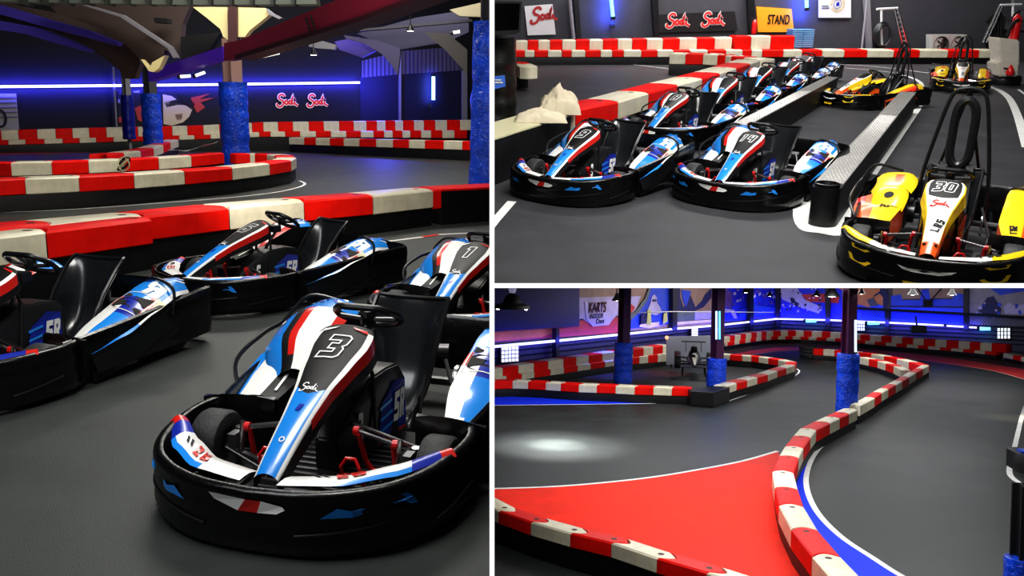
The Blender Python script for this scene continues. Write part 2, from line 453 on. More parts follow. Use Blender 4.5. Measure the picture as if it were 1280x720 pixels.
    mb = MB(); mb.tube([(-.52, -.45, .14), (-.52, .45, .14)], .022, DSTEEL); mb.lathe([(.02, -.01), (.09, -.01), (.09, .01), (.02, .01)], STEEL, (-.52, .26, .14), 'y', 20); mb.build('rear_axle', root)
    for sg in (-1, 1):
        tyre('front_wheel', (.49, sg*.515, .138), .138, .135, root); tyre('rear_wheel', (-.52, sg*.53, .142), .142, .20, root)
        # mud flap behind the front wheel
        mb = MB(); rows = []
        for i in range(7):
            t = i/6; y = .34+.33*t
            rows.append([V((.315+.05*t-.02*k, sg*y, .055+k*(.215+.02*math.sin(t*3)))) for k in (0, .5, 1)]+[V((.27+.05*t, sg*y, .275))])
        mb.shell(rows, BLK, .008); mb.build('mud_flap', root)
        # pedals
        mb = MB(); y = sg*.185
        mb.tube([(.60, y-.045, .07), (.63, y-.04, .17), (.62, y-.02, .20), (.62, y+.02, .20), (.63, y+.04, .17), (.60, y+.045, .07)], .008, REDM)
        mb.tube([(.615, y-.04, .13), (.615, y+.04, .13)], .007, REDM)
        p = mb.build('pedal', root); p['label'] = 'red foot pedal'
        mb = MB(); mb.lathe([(.001, -.012), (.020, -.012), (.020, .012), (.001, .012)], REDM, (.48, sg*.15, .255), 'y', 12)
        mb.lathe([(.001, -.012), (.020, -.012), (.020, .012), (.001, .012)], REDM, (.52, sg*.34, .235), 'y', 12)
        mb.tube([(.49, sg*.16, .25), (.45, sg*.17, .12), (.44, sg*.2, .07)], .012, REDM); mb.tube([(.52, sg*.33, .23), (.50, sg*.33, .1)], .012, REDM); mb.tube([(.44, sg*.19, .08), (.50, sg*.33, .1)], .009, REDM)
        br = mb.build('pedal_bracket', root); br['label'] = 'red pedal bracket'
        mb = MB(); mb.tube([(.48, sg*.15, .255), (.52, sg*.34, .235)], .010, STEEL); mb.build('pedal_rod', br)
    # steering
    mb = MB(); ax = V((-.52, 0, .855)).normalized(); e1 = V((0, 1, 0)); e2 = ax.cross(e1); c = V((.0, 0, .595))
    ring = []
    for k in range(32):
        a = 2*math.pi*k/32; rx, ry = .155*math.cos(a), .135*math.sin(a); ry = max(ry, -.11) if True else ry
        ring.append(c+e1*rx+e2*ry)
    mb.tube(ring, .0155, BLK2, 8, closed=True); sw = mb.build('steering_wheel', root)
    mb = MB()
    for a in (0, math.pi, 1.5*math.pi): mb.tube([c-ax*.02, c-ax*.01+e1*.14*math.cos(a)+e2*.11*math.sin(a)], .011, DSTEEL, 6)
    mb.lathe([(.001, .03), (.03, .03), (.035, .01), (.035, -.03), (.001, -.03)], BLK2, tuple(c-ax*.01), 'z', 16)
    mb.build('spoke', sw)
    mb = MB(); mb.tube([c-ax*.02, (.40, 0, .12)], .012, DSTEEL); mb.tube([(.16, 0, .56), (.2, .10, .40), (.26, .14, .1)], .01, BLK2); mb.tube([(.16, 0, .56), (.2, -.10, .40), (.26, -.14, .1)], .01, BLK2)
    mb.box((.1, 0, .53), (.08, .12, .05), BLK2); mb.build('steering_column', root, bevel=0)
    # nose panel
    rows = []; us = []; UB = .50 if B else .74
    nlo, nhi = 11, 12
    vb = [-1.9, -1.5, -1.12, -1.0, -.93, -.80, -.55, -.25, 0, .25, .55, .80, .93, 1.0, 1.12, 1.5, 1.9]
    def uu(i, v):
        ub = UB-.055*(1-min(1, abs(v)/.8)**1.5) if B else UB-.05*(1-min(1, abs(v)/.8)**2)
        return ub*i/nlo if i <= nlo else ub+(1-ub)*(i-nlo)/nhi
    for i in range(nlo+nhi+1): rows.append([nassau(uu(i, v), v) for v in vb])
    def nm(i, j):
        a = abs((vb[j]+vb[j+1])/2); u = uu(i+.5, 0) if False else (UB*(i+.5)/nlo if i < nlo else UB+(1-UB)*(i+.5-nlo)/nhi)
        if B:
            if u > .97: return PANEL
            if a > 1.0:
                return RED if u > .30 and a < 1.6 else (WHT if u <= .30 and a < 1.3 else (PANEL if u > .3 else BLK2))
            if a > .80: return WHT
            return PANEL if i >= nlo else BLUE
        if u < .13: return ORG
        if a > 1.0: return ORG if u < .35 else YEL
        if a > .93: return YEL
        if i >= nlo: return PANEL if a < .8 else WHT
        return WHT
    mb = MB(); mb.shell(rows, nm, -.006, BLK2); np_ = mb.build('nose_panel', root, 50)
    mb = MB()
    if B:
        script(mb, NFs, -.038, .455*NL, .048, LINEW, .3)
        mb.ribbon([(math.cos(a*.63)*.010, .17*NL+math.sin(a*.63)*.010) for a in range(10)], .005, NFs, WHT, closed=True)
        mb.fill([[(-.012, .335*NL), (.006, .335*NL), (.016, .375*NL), (-.004, .375*NL)]], NFs, DBLUE)
        for k in (-1, 1): mb.fill([[(k*.05, .955*NL), (k*.11, .94*NL), (k*.10, .965*NL), (k*.03, .975*NL)]], NFs, RED if k > 0 else WHT)
    else:
        script(mb, NFs, -.058, .56*NL, .072, RED, .36)
        R90 = lambda a, b: NFs(.035-b, .22*NL+a)
        glyph(mb, 'LRS', lambda a, b: NFs(-.025+(a*.45)+.0, .25*NL+a*.86-0+b*-.0+0) if False else NFs(.028-b+a*.25, .24*NL+a), 0, 0, .055, BLKM, .1, gap=.2)
        for k in (-1, 1): mb.lathe([(.012, .0), (.011, .006), (.001, .007)], BLKM, tuple(NFs(k*.036, .10*NL)), 'z', 12)
    mb.build('nose_lettering', np_, 0)
    # white front fairings between bumper and nose
    for sg in (-1, 1):
        def FP(a, b):   # a 0..1 outward, b 0..1 from rear to front
            yo = .075+.545*a; f = V((ip(a, [0, .4, .7, 1], [1.01, .97, .85, .63]), sg*(yo+.02*a), .252+.016*a)); r = V((ip(a, [0, .4, .7, 1], [.84, .83, .73, .59]), sg*(yo-.03*a), .205+.07*a))
            return r.lerp(f, b)+V((0, 0, .018*math.sin(math.pi*b)))
        rows = [[FP(i/14, b/5) for b in range(6)] for i in range(15)]
        def fm(i, j):
            t = i/14
            if B:
                if t > .86: return RED if t < .93 else WHT
                if t > .74: return DBLUE
                if j >= 4 and t > .35: return BLUE
                return WHT
            return YEL if t > .55 else WHT
        mb = MB(); mb.shell(rows, fm, -.006, BLK2); ff = mb.build('front_fairing', root)
        mb = MB(); FF = surfF(lambda a, b: FP(.16+a/.6, b/.13), .005)
        F3 = (lambda a, b: FF(a, b)) if sg > 0 else (lambda a, b: FF(.34-a, b))
        if B:
            glyph(mb, 'SR', F3, .10, .035, .055, RED, .5, gap=.3, wk=1.3)
            for q in range(2): mb.fill([[(.0+q*.035, .045), (.02+q*.035, .045), (.06+q*.035, .075), (.04+q*.035, .075)]], F3, BLKM)
        else: glyph(mb, 'LRS', F3, .16, .03, .06, BLKM, .3, gap=.2)
        mb.build('fairing_lettering', ff, 0)
    # fuel tank / centre console
    mb = MB(); sec = [(.47, .055, .07, .20), (.34, .085, .07, .30), (.20, .12, .07, .375), (.06, .15, .07, .385), (-.05, .155, .07, .37), (-.10, .13, .09, .33)]
    rows = [[V((x, -w, z0)), V((x, -w*.97, z0+(z1-z0)*.8)), V((x, -w*.75, z1)), V((x, w*.75, z1)), V((x, w*.97, z0+(z1-z0)*.8)), V((x, w, z0))] for x, w, z0, z1 in sec]
    mb.grid(rows, BLK2); mb.add(rows[0], [tuple(range(6))], BLK2); mb.add(rows[-1], [tuple(range(5, -1, -1))], BLK2)
    tk = mb.build('fuel_tank', root, 30, bevel=.008)
    for sg in (-1, 1):
        mb = MB()
        def TS(a, b, sg=sg):    # a runs forward->back, b up
            x = .47-a; w = ip(x, [-.05, .06, .20, .34, .47], [.155, .15, .12, .085, .055]); return V((x, sg*(w*1.0+.006), b))
        if B:
            mb.fill([[(.26, .10), (.50, .10), (.50, .315), (.40, .335), (.30, .26)]], TS, DBLUE)
            for q in range(3): mb.fill([[(.28, .13+q*.05), (.37, .15+q*.05), (.37, .165+q*.05), (.28, .145+q*.05)]], lambda a, b: TS(a, b)+V((0, sg*.002, 0)), BLUE)
            if sg > 0: glyph(mb, 'SR', lambda a, b: TS(a, b)+V((0, sg*.002, 0)), .375, .15, .13, WHT, .15, gap=.06, wk=.6)
            else: glyph(mb, 'SR', lambda a, b: TS(.875-a, b)+V((0, sg*.002, 0)), .375, .15, .13, WHT, .15, gap=.06, wk=.6)
            mb.fill([[(.25, .085), (.50, .085), (.50, .10), (.26, .10)]], TS, RED)
        else:
            mb.fill([[(.22, .10), (.46, .10), (.46, .33), (.36, .335), (.26, .26)]], TS, ORG if sg > 0 else YEL)
            glyph(mb, 'LRS', (lambda a, b: TS(a, b)+V((0, sg*.002, 0))) if sg > 0 else (lambda a, b: TS(.68-a, b)+V((0, sg*.002, 0))), .27, .16, .07, YEL if sg > 0 else ORG, .1, gap=.15)
        mb.build('tank_sticker', tk, 0)
    # seat
    mb = MB(); mb.shell(seat_rows(), SEATM, -.014); st = mb.build('seat', root, 60)
    mb = MB(); rr = seat_rows(); rim = [r[0] for r in rr]+[p for p in rr[-1][1:-1]]+[r[-1] for r in rr[::-1]]
    mb.tube(rim, .0125, BLK2, 6, caps=True); mb.build('seat_edge', st)
    mb = MB()
    for sg in (-1, 1): mb.tube([(-.30, sg*.33, .1), (-.38, sg*.24, .3)], .011, DSTEEL)
    mb.build('seat_strut', root)
    # engine beside the seat
    mb = MB(); mb.box((-.34, -.37, .19), (.24, .16, .17), DSTEEL)
    for i in range(6): mb.box((-.34, -.37, .285+i*.013), (.19, .15, .006), DSTEEL)
    mb.lathe([(.001, -.03), (.07, -.03), (.07, .03), (.001, .03)], BLK2, (-.34, -.27, .2), 'y', 20)
    mb.tube([(-.42, -.42, .24), (-.6, -.40, .22), (-.78, -.2, .2), (-.84, .1, .2)], .035, DSTEEL, 10)
    mb.build('engine', root)
    # side pods
    for sg in (-1, 1):
        P = pod_fn(sg); U = vals(26, 0, 1, False); W = [-1, 0, .1, .22, .34, .46, .58, .70, .80, .90, 1, 2]
        if sg < 0: U = [u*.42 for u in U]
        def pm(i, j, sg=sg, U=U):
            u = U[min(i, len(U)-1)]+.5*(U[1]-U[0]); v = (W[j]+W[j+1])/2
            if not B:
                if v > 1 or v < 0: return ORG if u < .5 else RED
                if u < .3: return YEL if v < .6 else ORG
                return (YEL if v < .55 else (RED if v > .8 else ORG)) if u < .8 else YEL
            if sg < 0:
                if v > .80: return BLUE
                if v > .30: return WHT
                return PANEL
            if v > 1 or v < 0: return BLK2 if v > 1 else WHT
            if u < .46 and v < .42-.25*u: return WHT
            if u < .40: return BLUE
            if u < .56:
                return RED if v < .10 or (.80 < v < .9) else (WHT if v > .9 else DBLUE)
            if u < .66: return BLUE if v < .75 else (RED if v < .85 else CRM)
            return WHT if v > .9 else BLUE
        mb = MB(); mb.shell([[P(u, v) for v in W] for u in U], pm, -.006*sg, BLK2)
        pod = mb.build('side_pod', root, 35)
        mb = MB(); PF = surfF(lambda a, b: P(a/.93, b/.25), .005)
        if sg > 0:
            if B:
                # large S R 5 letters stretched along the pod, read from outside the kart
                FT = lambda a, b: PF(.40+b, .20-a)
                glyph(mb, 'S', FT, .0, .0, .17, BLKM, .0, wk=1.7); mb.ribbon([(-.01, -.012), (.185, -.012), (.185, .182), (-.01, .182)], .006, FT, WHT, closed=True, step=.03)
                glyph(mb, 'R', FT, .0, .19, .12, WHT, .0, wk=1.5)
            else: glyph(mb, 'LRS', lambda a, b: PF(.20+b*.2+a*.0+.0, .2-a) if False else PF(.12+a, .16-b*-1-.1), 0, 0, .05, BLKM, .2, gap=.15)
        else:
            if B: mb.fill([[(.05, .045), (.36, .065), (.36, .055), (.05, .033)]], PF, WHT)
            else: glyph(mb, 'LRS', lambda a, b: PF(.30-a, .16-b*-1-.1), 0, 0, .05, BLKM, .2, gap=.15)
        if sg > 0 and B:
            rn = random.Random(4)
            for q in range(11):
                a = .66+.24*rn.random(); b = .02+.15*rn.random(); l = .03+.05*rn.random(); h_ = .008+.012*rn.random()
                mb.fill([[(a, b), (a+l*.5, b+h_*.4), (a+l, b+h_*2.4), (a+l*.4, b+h_*1.6)]], lambda x, y: PF(x, y)+V((0, 0, -.002)), WHT if q % 3 else DBLUE)
        mb.build('pod_lettering', pod, 0)
        # black skirt between pod and bumper
        mb = MB(); rows = [[P(u, .0)*1+V((0, 0, -.02)), V((P(u, 0).x, sg*.45, .07)), V((P(u, 0).x, sg*.66, .07)), P(u, 1.02)+V((0, 0, -.02))] for u in vals(10, .0, .95, False)]
        mb.grid(rows, BLK2); mb.build('pod_underside', root)
        mb = MB(); mb.tube(catmull([(.16, sg*.60, .20), (.02, sg*.70, .33), (-.25, sg*.71, .385), (-.45, sg*.70, .40), (-.60, sg*.62, .50), (-.62, sg*.40, .47)] if sg < 0 else [(-.42, sg*.67, .26), (-.47, sg*.64, .41), (-.50, sg*.44, .45), (-.52, sg*.38, .30)], 5), .0105, BLK2, 6); mb.build('side_bar', root)
    # engine cover on the driver's right
    W = [-1, 0, .12, .24, .36, .48, .6, .72, .84, 1, 2]; U = vals(20, 0, 1, False)
    def cm(i, j):
        u = (i+.5)/20; v = (W[j]+W[j+1])/2
        if not B: return BLK2 if v > 1 or v < 0 else (YEL if u < .75 else ORG)
        if v < 0 or v > 1: return BLK2
        k = v-.25+(u-.3)*.5
        if u < .62:
            if v < .16: return RED
            if v < .52: return WHT
            if v < .64: return RED if u > .12 else PANEL
            if v < .78: return PANEL
            return BLUE
        return BLUE if v < .8 else DBLUE
    mb = MB(); mb.shell([[cover_fn(u, v) for v in W] for u in U], cm, -.006, BLK2); ec = mb.build('engine_cover', root, 40)
    if B:
        mb = MB(); CF = surfF(lambda a, b: cover_fn(a, b), .004); rn = random.Random(9)
        for q in range(22):
            a = .45+.45*rn.random(); b = .15+.75*rn.random() if a > .66 else .82+.1*rn.random(); l = .05+.07*rn.random(); h_ = .03+.05*rn.random()
            mb.fill([[(a, b), (a+l*.5, b+h_*.3), (a+l, b+h_*1.6), (a+l*.4, b+h_*1.2)]], CF, WHT if q % 3 else DBLUE)
        mb.build('cover_graphics', ec, 0)
    if not B:
        bpy.data.objects.remove(ec)
        def YC(x0, L, za, zb_, yi, yo):
            return lambda u, v: V((x0-L*u, -(yi+(yo-yi)*(v-.06*math.sin(3.14*u))), za+(zb_-za)*math.sin(u*1.6)-.05*(2*v-1)**4-.03*v))
        for q, (a_, nm_) in enumerate(((YC(.02, .26, .34, .44, .30, .58), 'yellow cover panel with a round black hole'), (YC(-.27, .34, .42, .47, .28, .60), 'yellow cover panel with an orange print'))):
            mb = MB(); mb.shell([[a_(u/8, v/8) for v in range(9)] for u in range(9)], lambda i, j: YEL, .05, BLK2); o_ = mb.build('cover_panel', root, 40); o_['label'] = nm_
            CF = surfF(a_, .004); mb = MB()
            if q == 0: mb.fill([[(.4+.13*math.cos(k*.5236), .5+.13*math.sin(k*.5236)) for k in range(12)]], CF, BLKM)
            else:
                for k in range(7): mb.fill([[(.3+.07*k, .3+.04*(k % 3)), (.36+.07*k, .35), (.34+.07*k, .62-.05*(k % 2)), (.3+.07*k, .5)]], CF, ORG)
            mb.build('cover_print', o_, 0)
        # roll hoop with padded headrest and belts
        mb = MB(); hp = catmull([(-.50, .27, .12), (-.56, .25, .45), (-.60, .19, .80), (-.63, .13, 1.06), (-.635, .06, 1.13), (-.635, -.06, 1.13), (-.63, -.13, 1.06), (-.60, -.19, .80), (-.56, -.25, .45), (-.50, -.27, .12)], 5)
        mb.tube(hp, .0155, BLK2, 8); mb.tube([(-.575, .235, .52), (-.575, -.235, .52)], .013, BLK2)
        mb.tube([(-.635, .0, 1.12), (-.9, .2, .3)], .012, BLK2); mb.tube([(-.635, .0, 1.12), (-.9, -.2, .3)], .012, BLK2)
        rh = mb.build('roll_hoop', root)
        mb = MB(); lp = catmull([(-.575, .065, .62), (-.60, .075, .80), (-.62, .065, .98), (-.625, 0, 1.05), (-.62, -.065, .98), (-.60, -.075, .80), (-.575, -.065, .62), (-.565, 0, .56)], 5, closed=True)
        mb.tube(lp, .034, BLK2, 8, closed=True); mb.build('headrest_pad', rh)
        for sg in (-1, 1):
            mb = MB(); q = catmull([(-.60, sg*.10, .58), (-.52, sg*.10, .545), (-.44, sg*.10, .40), (-.30, sg*.11, .22)], 4)
            mb.grid([[p+V((.02, -.028, 0)), p+V((.02, .028, 0))] for p in q], BLKM); mb.build('harness_strap', root)
    return root
PROTO = {}
def place_kart(kind, label, cat_group, num, x, y, rz, tilt=(0, 0), z=0, scale=1):
    if kind not in PROTO: PROTO[kind] = r = kart_proto(kind)
    else: r = copy_tree(PROTO[kind])
    R = Matrix.Rotation(tilt[0], 4, 'X') @ Matrix.Rotation(tilt[1], 4, 'Y') @ Matrix.Scale(scale, 4)
    R = R @ Matrix.Diagonal((1, 1, 1.07, 1))
    tag(r, label, 'kart', cat_group, loc=V((x, y, z)), rz=rz, R=R)
    return r
def kart_number(r, kind, num):
    if not num: return
    np_ = [c for c in r.children if c.name.startswith('nose_panel')][0]; tk = [c for c in r.children if c.name.startswith('fuel_tank')][0]
    mb = MB(); n = len(num); h = .155 if n == 1 else .13; wk = 1.0 if n == 1 else .85
    wd = n*6*wk*h/10+(n-1)*.09*h
    c0 = (.80 if kind == 'blue' else .865)*NL - h/2
    glyph(mb, num, NFs, -wd/2-.012, c0, h, LINEW, .16, line=.0075 if n == 1 else .0065, wk=wk)
    mb.build('race_number', np_, 0)['label'] = 'race number %s outlined in white' % num
    if kind == 'blue':
        mb = MB(); h = .13; wk = .42 if n == 1 else .3; wd = n*6*wk*h/10+(n-1)*.06*h
        for sg in (-1, 1):
            def TS(a, b, sg=sg):
                x = .33-sg*a; w = ip(x, [-.05, .06, .20, .34, .47], [.155, .15, .12, .085, .055]); return V((x, sg*(w+.008), b))
            glyph(mb, num, TS, -wd/2, .14, h, LINEW, .05, wk=wk, gap=.06)
        mb.build('tank_number', tk, 0)['label'] = 'white number %s on black tank' % num
# ------------------------------------------------------------------ set building helpers
def up(v, z): return V((v.x, v.y, z))
def depthdir(a, b, side):
    t = (b-a); t.z = 0; t = t.normalized(); return V((-t.y, t.x, 0))*side
def block(name, A, B, zb, zt, wd, m, side=1, zb2=None, zt2=None, hole=True, bulge=.11):
    """one interlocking plastic barrier block; A,B = front ends (ground plan); local frame at A, X towards B"""
    A = up(A, 0); B = up(B, 0); L = (B-A).length; t = (B-A)/L; n = V((-t.y, t.x, 0))*side
    zb2 = zb if zb2 is None else zb2; zt2 = zt if zt2 is None else zt2
    g = .006; out = [(g, 0), (L-g, 0)]
    out += [(L-g+bulge*math.sin(math.pi*k/8), wd*k/8) for k in range(1, 8)]
    out += [(L-g, wd), (g, wd)]
    out += [(g+bulge*math.sin(math.pi*k/8), wd*k/8) for k in range(7, 0, -1)]
    out = [(x, y*side) for x, y in out]
    c = min(.022, (zt-zb)*.15); N = len(out)
    def zz(x, f): q = max(0, min(1, x/L)); return (zb+(zb2-zb)*q)*(1-f)+(zt+(zt2-zt)*q)*f
    cx, cy = L/2+bulge/2, wd/2*side; rows = []
    for f, ins in ((0, c*.6), (c*.6/(zt-zb), 0), (1-c/(zt-zb), 0), (1, c)):
        rows.append([V((x+(cx-x)/max(L, .1)*2*ins, y+(cy-y)/wd*2*ins, zz(x, f))) for x, y in out])
    mb = MB(); mb.grid(rows, m, cv=True); mb.add(rows[-1], [tuple(range(N))], m); mb.add(rows[0], [tuple(range(N-1, -1, -1))], m)
    if hole:
        r = min(.045, wd*.14); hx = L*.93
        for k, q in ((r, .0015), ):
            mb.add([V((hx+k*math.cos(a*.5236), cy+k*math.sin(a*.5236), zz(hx, 1)+q)) for a in range(12)], [tuple(range(12))], HOLE)
    o = mb.build(name, None, 40)
    R = Matrix(((t.x, -t.y, 0, 0), (t.y, t.x, 0, 0), (0, 0, 1, 0), (0, 0, 0, 1)))
    return o, A, R
def row(pts, zb, zt, wd, first, desc, side=1, group=None, hole=True, n0=0, skip=(), base=None, basewd=None, basename=None, bz0=0, zs=None, bulge=.11, zig=None):
    """pts: front-edge plan points, one block between neighbours, red and white in turn"""
    k = {'red': 0, 'white': 0}; tot = len(pts)-1
    for i in range(tot):
        col = ('red', 'white')[(i+(first == 'white')) % 2]
        if i in skip: continue
        k[col] += 1
        z0, z1, z2, z3 = (zb, zt, zb, zt) if zs is None else (zs[i][0], zs[i][1], zs[i+1][0], zs[i+1][1])
        o, A, R = block('barrier_block', pts[i], pts[i+1], z0, z1, wd, BRED if col == 'red' else BWHT, side, z2, z3, hole, bulge)
        tag(o, '%s %s block %s' % (ORD[k[col]-1], col, desc), 'barrier block', group or desc, loc=A, R=R)
    if base:
        mb = MB(); P = [up(p, 0) for p in pts]; rows = []; bw = basewd or wd
        for i, p in enumerate(P):
            a, b = P[max(i-1, 0)], P[min(i+1, len(P)-1)]; n = depthdir(a, b, side); zt_ = (zb if zs is None else zs[i][0])-.004
            w0, w1 = .03, bw-.03
            rows.append([p+n*w0+V((0, 0, bz0)), p+n*(w0-.012)+V((0, 0, bz0+(zt_-bz0)*.5)), p+n*w0+V((0, 0, zt_)), p+n*w1+V((0, 0, zt_)), p+n*(w1)+V((0, 0, bz0))])
        mb.grid(rows, BBASE); 
        for r in (rows[0], rows[-1]): mb.add(r, [tuple(range(5))], BBASE)
        tag(mb.build('rubber_footing', None, 35), base, 'barrier footing')
def strip(pts, w, m, name, z=.004, closed=False, label=None):
    """a painted band on the floor along ground points; w in metres"""
    P = [(p.x, p.y) for p in pts]
    mb = MB(); mb.ribbon(P, w, lambda x, y: V((x, y, z)), m, closed=closed)
    return struct(mb.build(name, None, 0))
def paint(pts, m, name, z=.002):
    mb = MB(); mb.fill([[(p.x, p.y) for p in pts]], lambda x, y: V((x, y, z)), m); return struct(mb.build(name, None, 0))
def gp(l, z=0): return [S.g(x, y, z) for x, y in l]
def gc(l, k=6, z=0): return [up(p, 0) for p in catmull([S.g(x, y, z) for x, y in l], k)]
def slab(pts, P, Q, m, t=.1, name=None, mb=None, front=0):
    """a plate standing in the vertical plane P-Q; outline given by picture points, thickness t away from the viewer"""
    n = V((-(Q-P).y, (Q-P).x, 0)).normalized()
    if n.dot(P-S.o) < 0: n = -n
    A = [S.w(x, y, P, Q)-n*front for x, y in pts]; B = [a+n*t for a in A]; N = len(A)
    new = mb is None; mb = mb or MB()
    mb.grid([A, B], m, cv=True)
    loops = [[V((q.dot((Q-P).normalized()), q.z, 0)) for q in A]]
    tri = geometry.tessellate_polygon(loops)
    mb.add(A, [tuple(t_) for t_ in tri], m); mb.add(B, [tuple(t_) for t_ in tri], m)
    return mb.build(name, None, 30) if new else mb
def wallF(P, Q, px, py, scale, front=.02):
    """writing on a vertical plane: origin at picture point, metres"""
    O = S.w(px, py, P, Q); e = (Q-P).normalized(); n = V((-e.y, e.x, 0))
    if n.dot(P-S.o) < 0: n = -n
    return lambda a, b: O+e*a*scale+V((0, 0, b*scale))-n*front
def area(name, loc, tgt, sx, sy, e, col=(1, 1, 1), spread=None, vis=True):
    l = bpy.data.lights.new(name, 'AREA'); l.shape = 'RECTANGLE'; l.size = sx; l.size_y = sy; l.energy = e; l.color = col
    if spread: l.spread = spread
    o = bpy.data.objects.new(name, l); COL.objects.link(o)
    d = (V(tgt)-V(loc)).normalized(); q = d.to_track_quat('-Z', 'Y')
    o.matrix_world = S.M @ (Matrix.Translation(V(loc)) @ q.to_matrix().to_4x4())
    return o
def spot(name, loc, tgt, e, col=(1, 1, 1), ang=1.6, blend=.8, r=.15):
    l = bpy.data.lights.new(name, 'SPOT'); l.energy = e; l.color = col; l.spot_size = ang; l.spot_blend = blend; l.shadow_soft_size = r
    o = bpy.data.objects.new(name, l); COL.objects.link(o)
    d = (V(tgt)-V(loc)).normalized(); q = d.to_track_quat('-Z', 'Y')
    o.matrix_world = S.M @ (Matrix.Translation(V(loc)) @ q.to_matrix().to_4x4())
    return o
def point(name, loc, e, col, r=.1):
    l = bpy.data.lights.new(name, 'POINT'); l.energy = e; l.color = col; l.shadow_soft_size = r
    o = bpy.data.objects.new(name, l); COL.objects.link(o); o.matrix_world = S.M @ Matrix.Translation(V(loc)); return o
def padded_column(px0, px1, pyb, pyt, label, steel_top=None, zsteel=5.5, group=None, seed=1, m=WRAP, pyg=None, flare=0):
    """steel column in crinkled padding; px0..px1 = padding width, pyb ground row, pyt top of the padding"""
    pc = (px0+px1)/2; base = S.g(pc, pyg or pyb); r = (S.g(px1, pyg or pyb)-S.g(px0, pyg or pyb)).length/2; zlo = S.w(pc, pyb, base, base+S.rt).z if pyg else 0
    top = S.w(pc, pyt, base, base+S.rt).z
    root = empty('steel_column'); rn = random.Random(seed); mb = MB(); rows = []
    K = 26; n = 22
    for i in range(K+1):
        z = zlo+(top-zlo)*i/K; r_ = r*(.96+.015*math.sin(i*1.1+seed)+.04*rn.random())*(1+flare*(1-i/K))
        if i in (7, 8, 17, 18): r_ *= .955
        rows.append([V((math.cos(6.2832*j/n)*r_*(1+.05*noise.noise(V((j*.9, z*3.2, seed)))), math.sin(6.2832*j/n)*r_*(1+.05*noise.noise(V((j*.9, z*3.2, seed+5)))), z)) for j in range(n)])
    mb.grid(rows, m, cv=True); mb.add(rows[-1], [tuple(range(n))], m)
    mb.build('padding', root, 50)
    mb = MB(); ms = steel_top or DSTEEL; w = r*.55; H = zsteel-top+.02; zc = top-.02+H/2
    mb.box((0, -w, zc), (w*1.5, w*.22, H), ms); mb.box((0, w, zc), (w*1.5, w*.22, H), ms); mb.box((0, 0, zc), (w*.2, w*2, H), ms)
    a = math.atan2(base.x, base.y)
    if zlo > .02: mb.box((0, 0, zlo/2), (w*.8, w*.8, zlo), ms)
    mb.build('steel_section', root, 0)
    tag(root, label, 'column', group, loc=base, rz=-a+.5)
    return base, top
def lamp_pendant(P, r, label, group, col=(1, .97, .9), emit=12, cable=1.2):
    root = empty('pendant_lamp')
    mb = MB(); mb.lathe([(.03, r*1.5), (r*.3, r*1.4), (r*.45, r*.9), (r*.95, r*.15), (r, 0), (r*.96, 0), (r*.4, r*.8), (.02, r*1.3)], BLK2); mb.build('lamp_shade', root)
    mb = MB(); mb.lathe([(.001, -.05*r), (r*.5, -.02*r), (r*.8, .08*r), (.001, .1*r)], mat('lamp_glow', (255, 246, 225), .5, emit=emit)); mb.build('bulb', root)
    mb = MB(); mb.tube([(0, 0, r*1.4), (0, 0, r*1.4+cable)], .012, BLK2, 6); mb.build('cable', root)
    tag(root, label, 'lamp', group, loc=P); return root
def tube_light(P0, P1, r, label, col=(150, 215, 255), back=None, emit=6, name='tube_light'):
    root = empty(name); c = (P0+P1)/2; mb = MB()
    mb.tube([P0-c, P1-c], r, mat('tube_glow_%d_%d' % (col[0], emit), col, .4, emit=emit), 10); mb.build('tube', root)
    d = (P1-P0).normalized()
    for p in (P0-c, P1-c): mb = MB(); mb.tube([p-d*r*.8, p+d*r*.8], r*1.3, BLK2, 10); mb.build('end_cap', root); tag(root, label, 'light', loc=c); return root
def script_sign(mb, F, h, m, mo, dx=0):
    script(mb, F, dx, 0, h, m, .34, mo, F2=lambda a, b: F(a, b)+NRM)

for m_ in (WRAP,):
    for n in m_.node_tree.nodes:
        if n.type == 'BUMP': n.inputs['Distance'].default_value = .05; n.inputs['Strength'].default_value = 1
        if n.type == 'TEX_NOISE' and n.inputs['Scale'].default_value == 7: n.inputs['Scale'].default_value = 9; n.inputs['Distortion'].default_value = 1.5
# ================================================================== HALL A (left): karts parked by the chicane
S = VA
FLOOR = mat('asphalt_floor', (52, 56, 54), .5, ns=.22, nscale=1.6, bump=.25, bscale=160, rv=.1)
WALLM = mat('painted_wall_dark', (11, 11, 15), .75, ns=.3, nscale=2)
GREY = mat('galvanised_grey', (128, 126, 132), .5)
def rowpx(xs, yt, yb, P, Q, wd, first, desc, side=1, **k):
    T = [S.w(x, yt(x), P, Q) for x in xs]; Bz = [S.w(x, yb(x), P, Q).z for x in xs]
    row([up(t, 0) for t in T], 0, 1, wd, first, desc, side, zs=[(b, t.z) for b, t in zip(Bz, T)], hole=False, bulge=.04, **k)
def li(*p):
    xs, ys = p[0::2], p[1::2]
    def f(x):
        if x <= xs[0]: return ys[0]+(x-xs[0])*(ys[1]-ys[0])/(xs[1]-xs[0])
        for i in range(len(xs)-1):
            if x <= xs[i+1]: return ys[i]+(x-xs[i])*(ys[i+1]-ys[i])/(xs[i+1]-xs[i])
        return ys[-1]+(x-xs[-1])*(ys[-1]-ys[-2])/(xs[-1]-xs[-2])
    return f
WP, WQ = up(S.d(0, 150, 28), 0), up(S.d(583, 150, 37), 0)
e_ = (WQ-WP).normalized(); n_ = V((-e_.y, e_.x, 0))
mb = MB(); mb.hexa([V((-26, -3, -.1)), V((6, -3, -.1)), V((6, 44, -.1)), V((-26, 44, -.1)), V((-26, -3, 0)), V((6, -3, 0)), V((6, 44, 0)), V((-26, 44, 0))], FLOOR); struct(mb.build('floor_left_hall', None, 0))
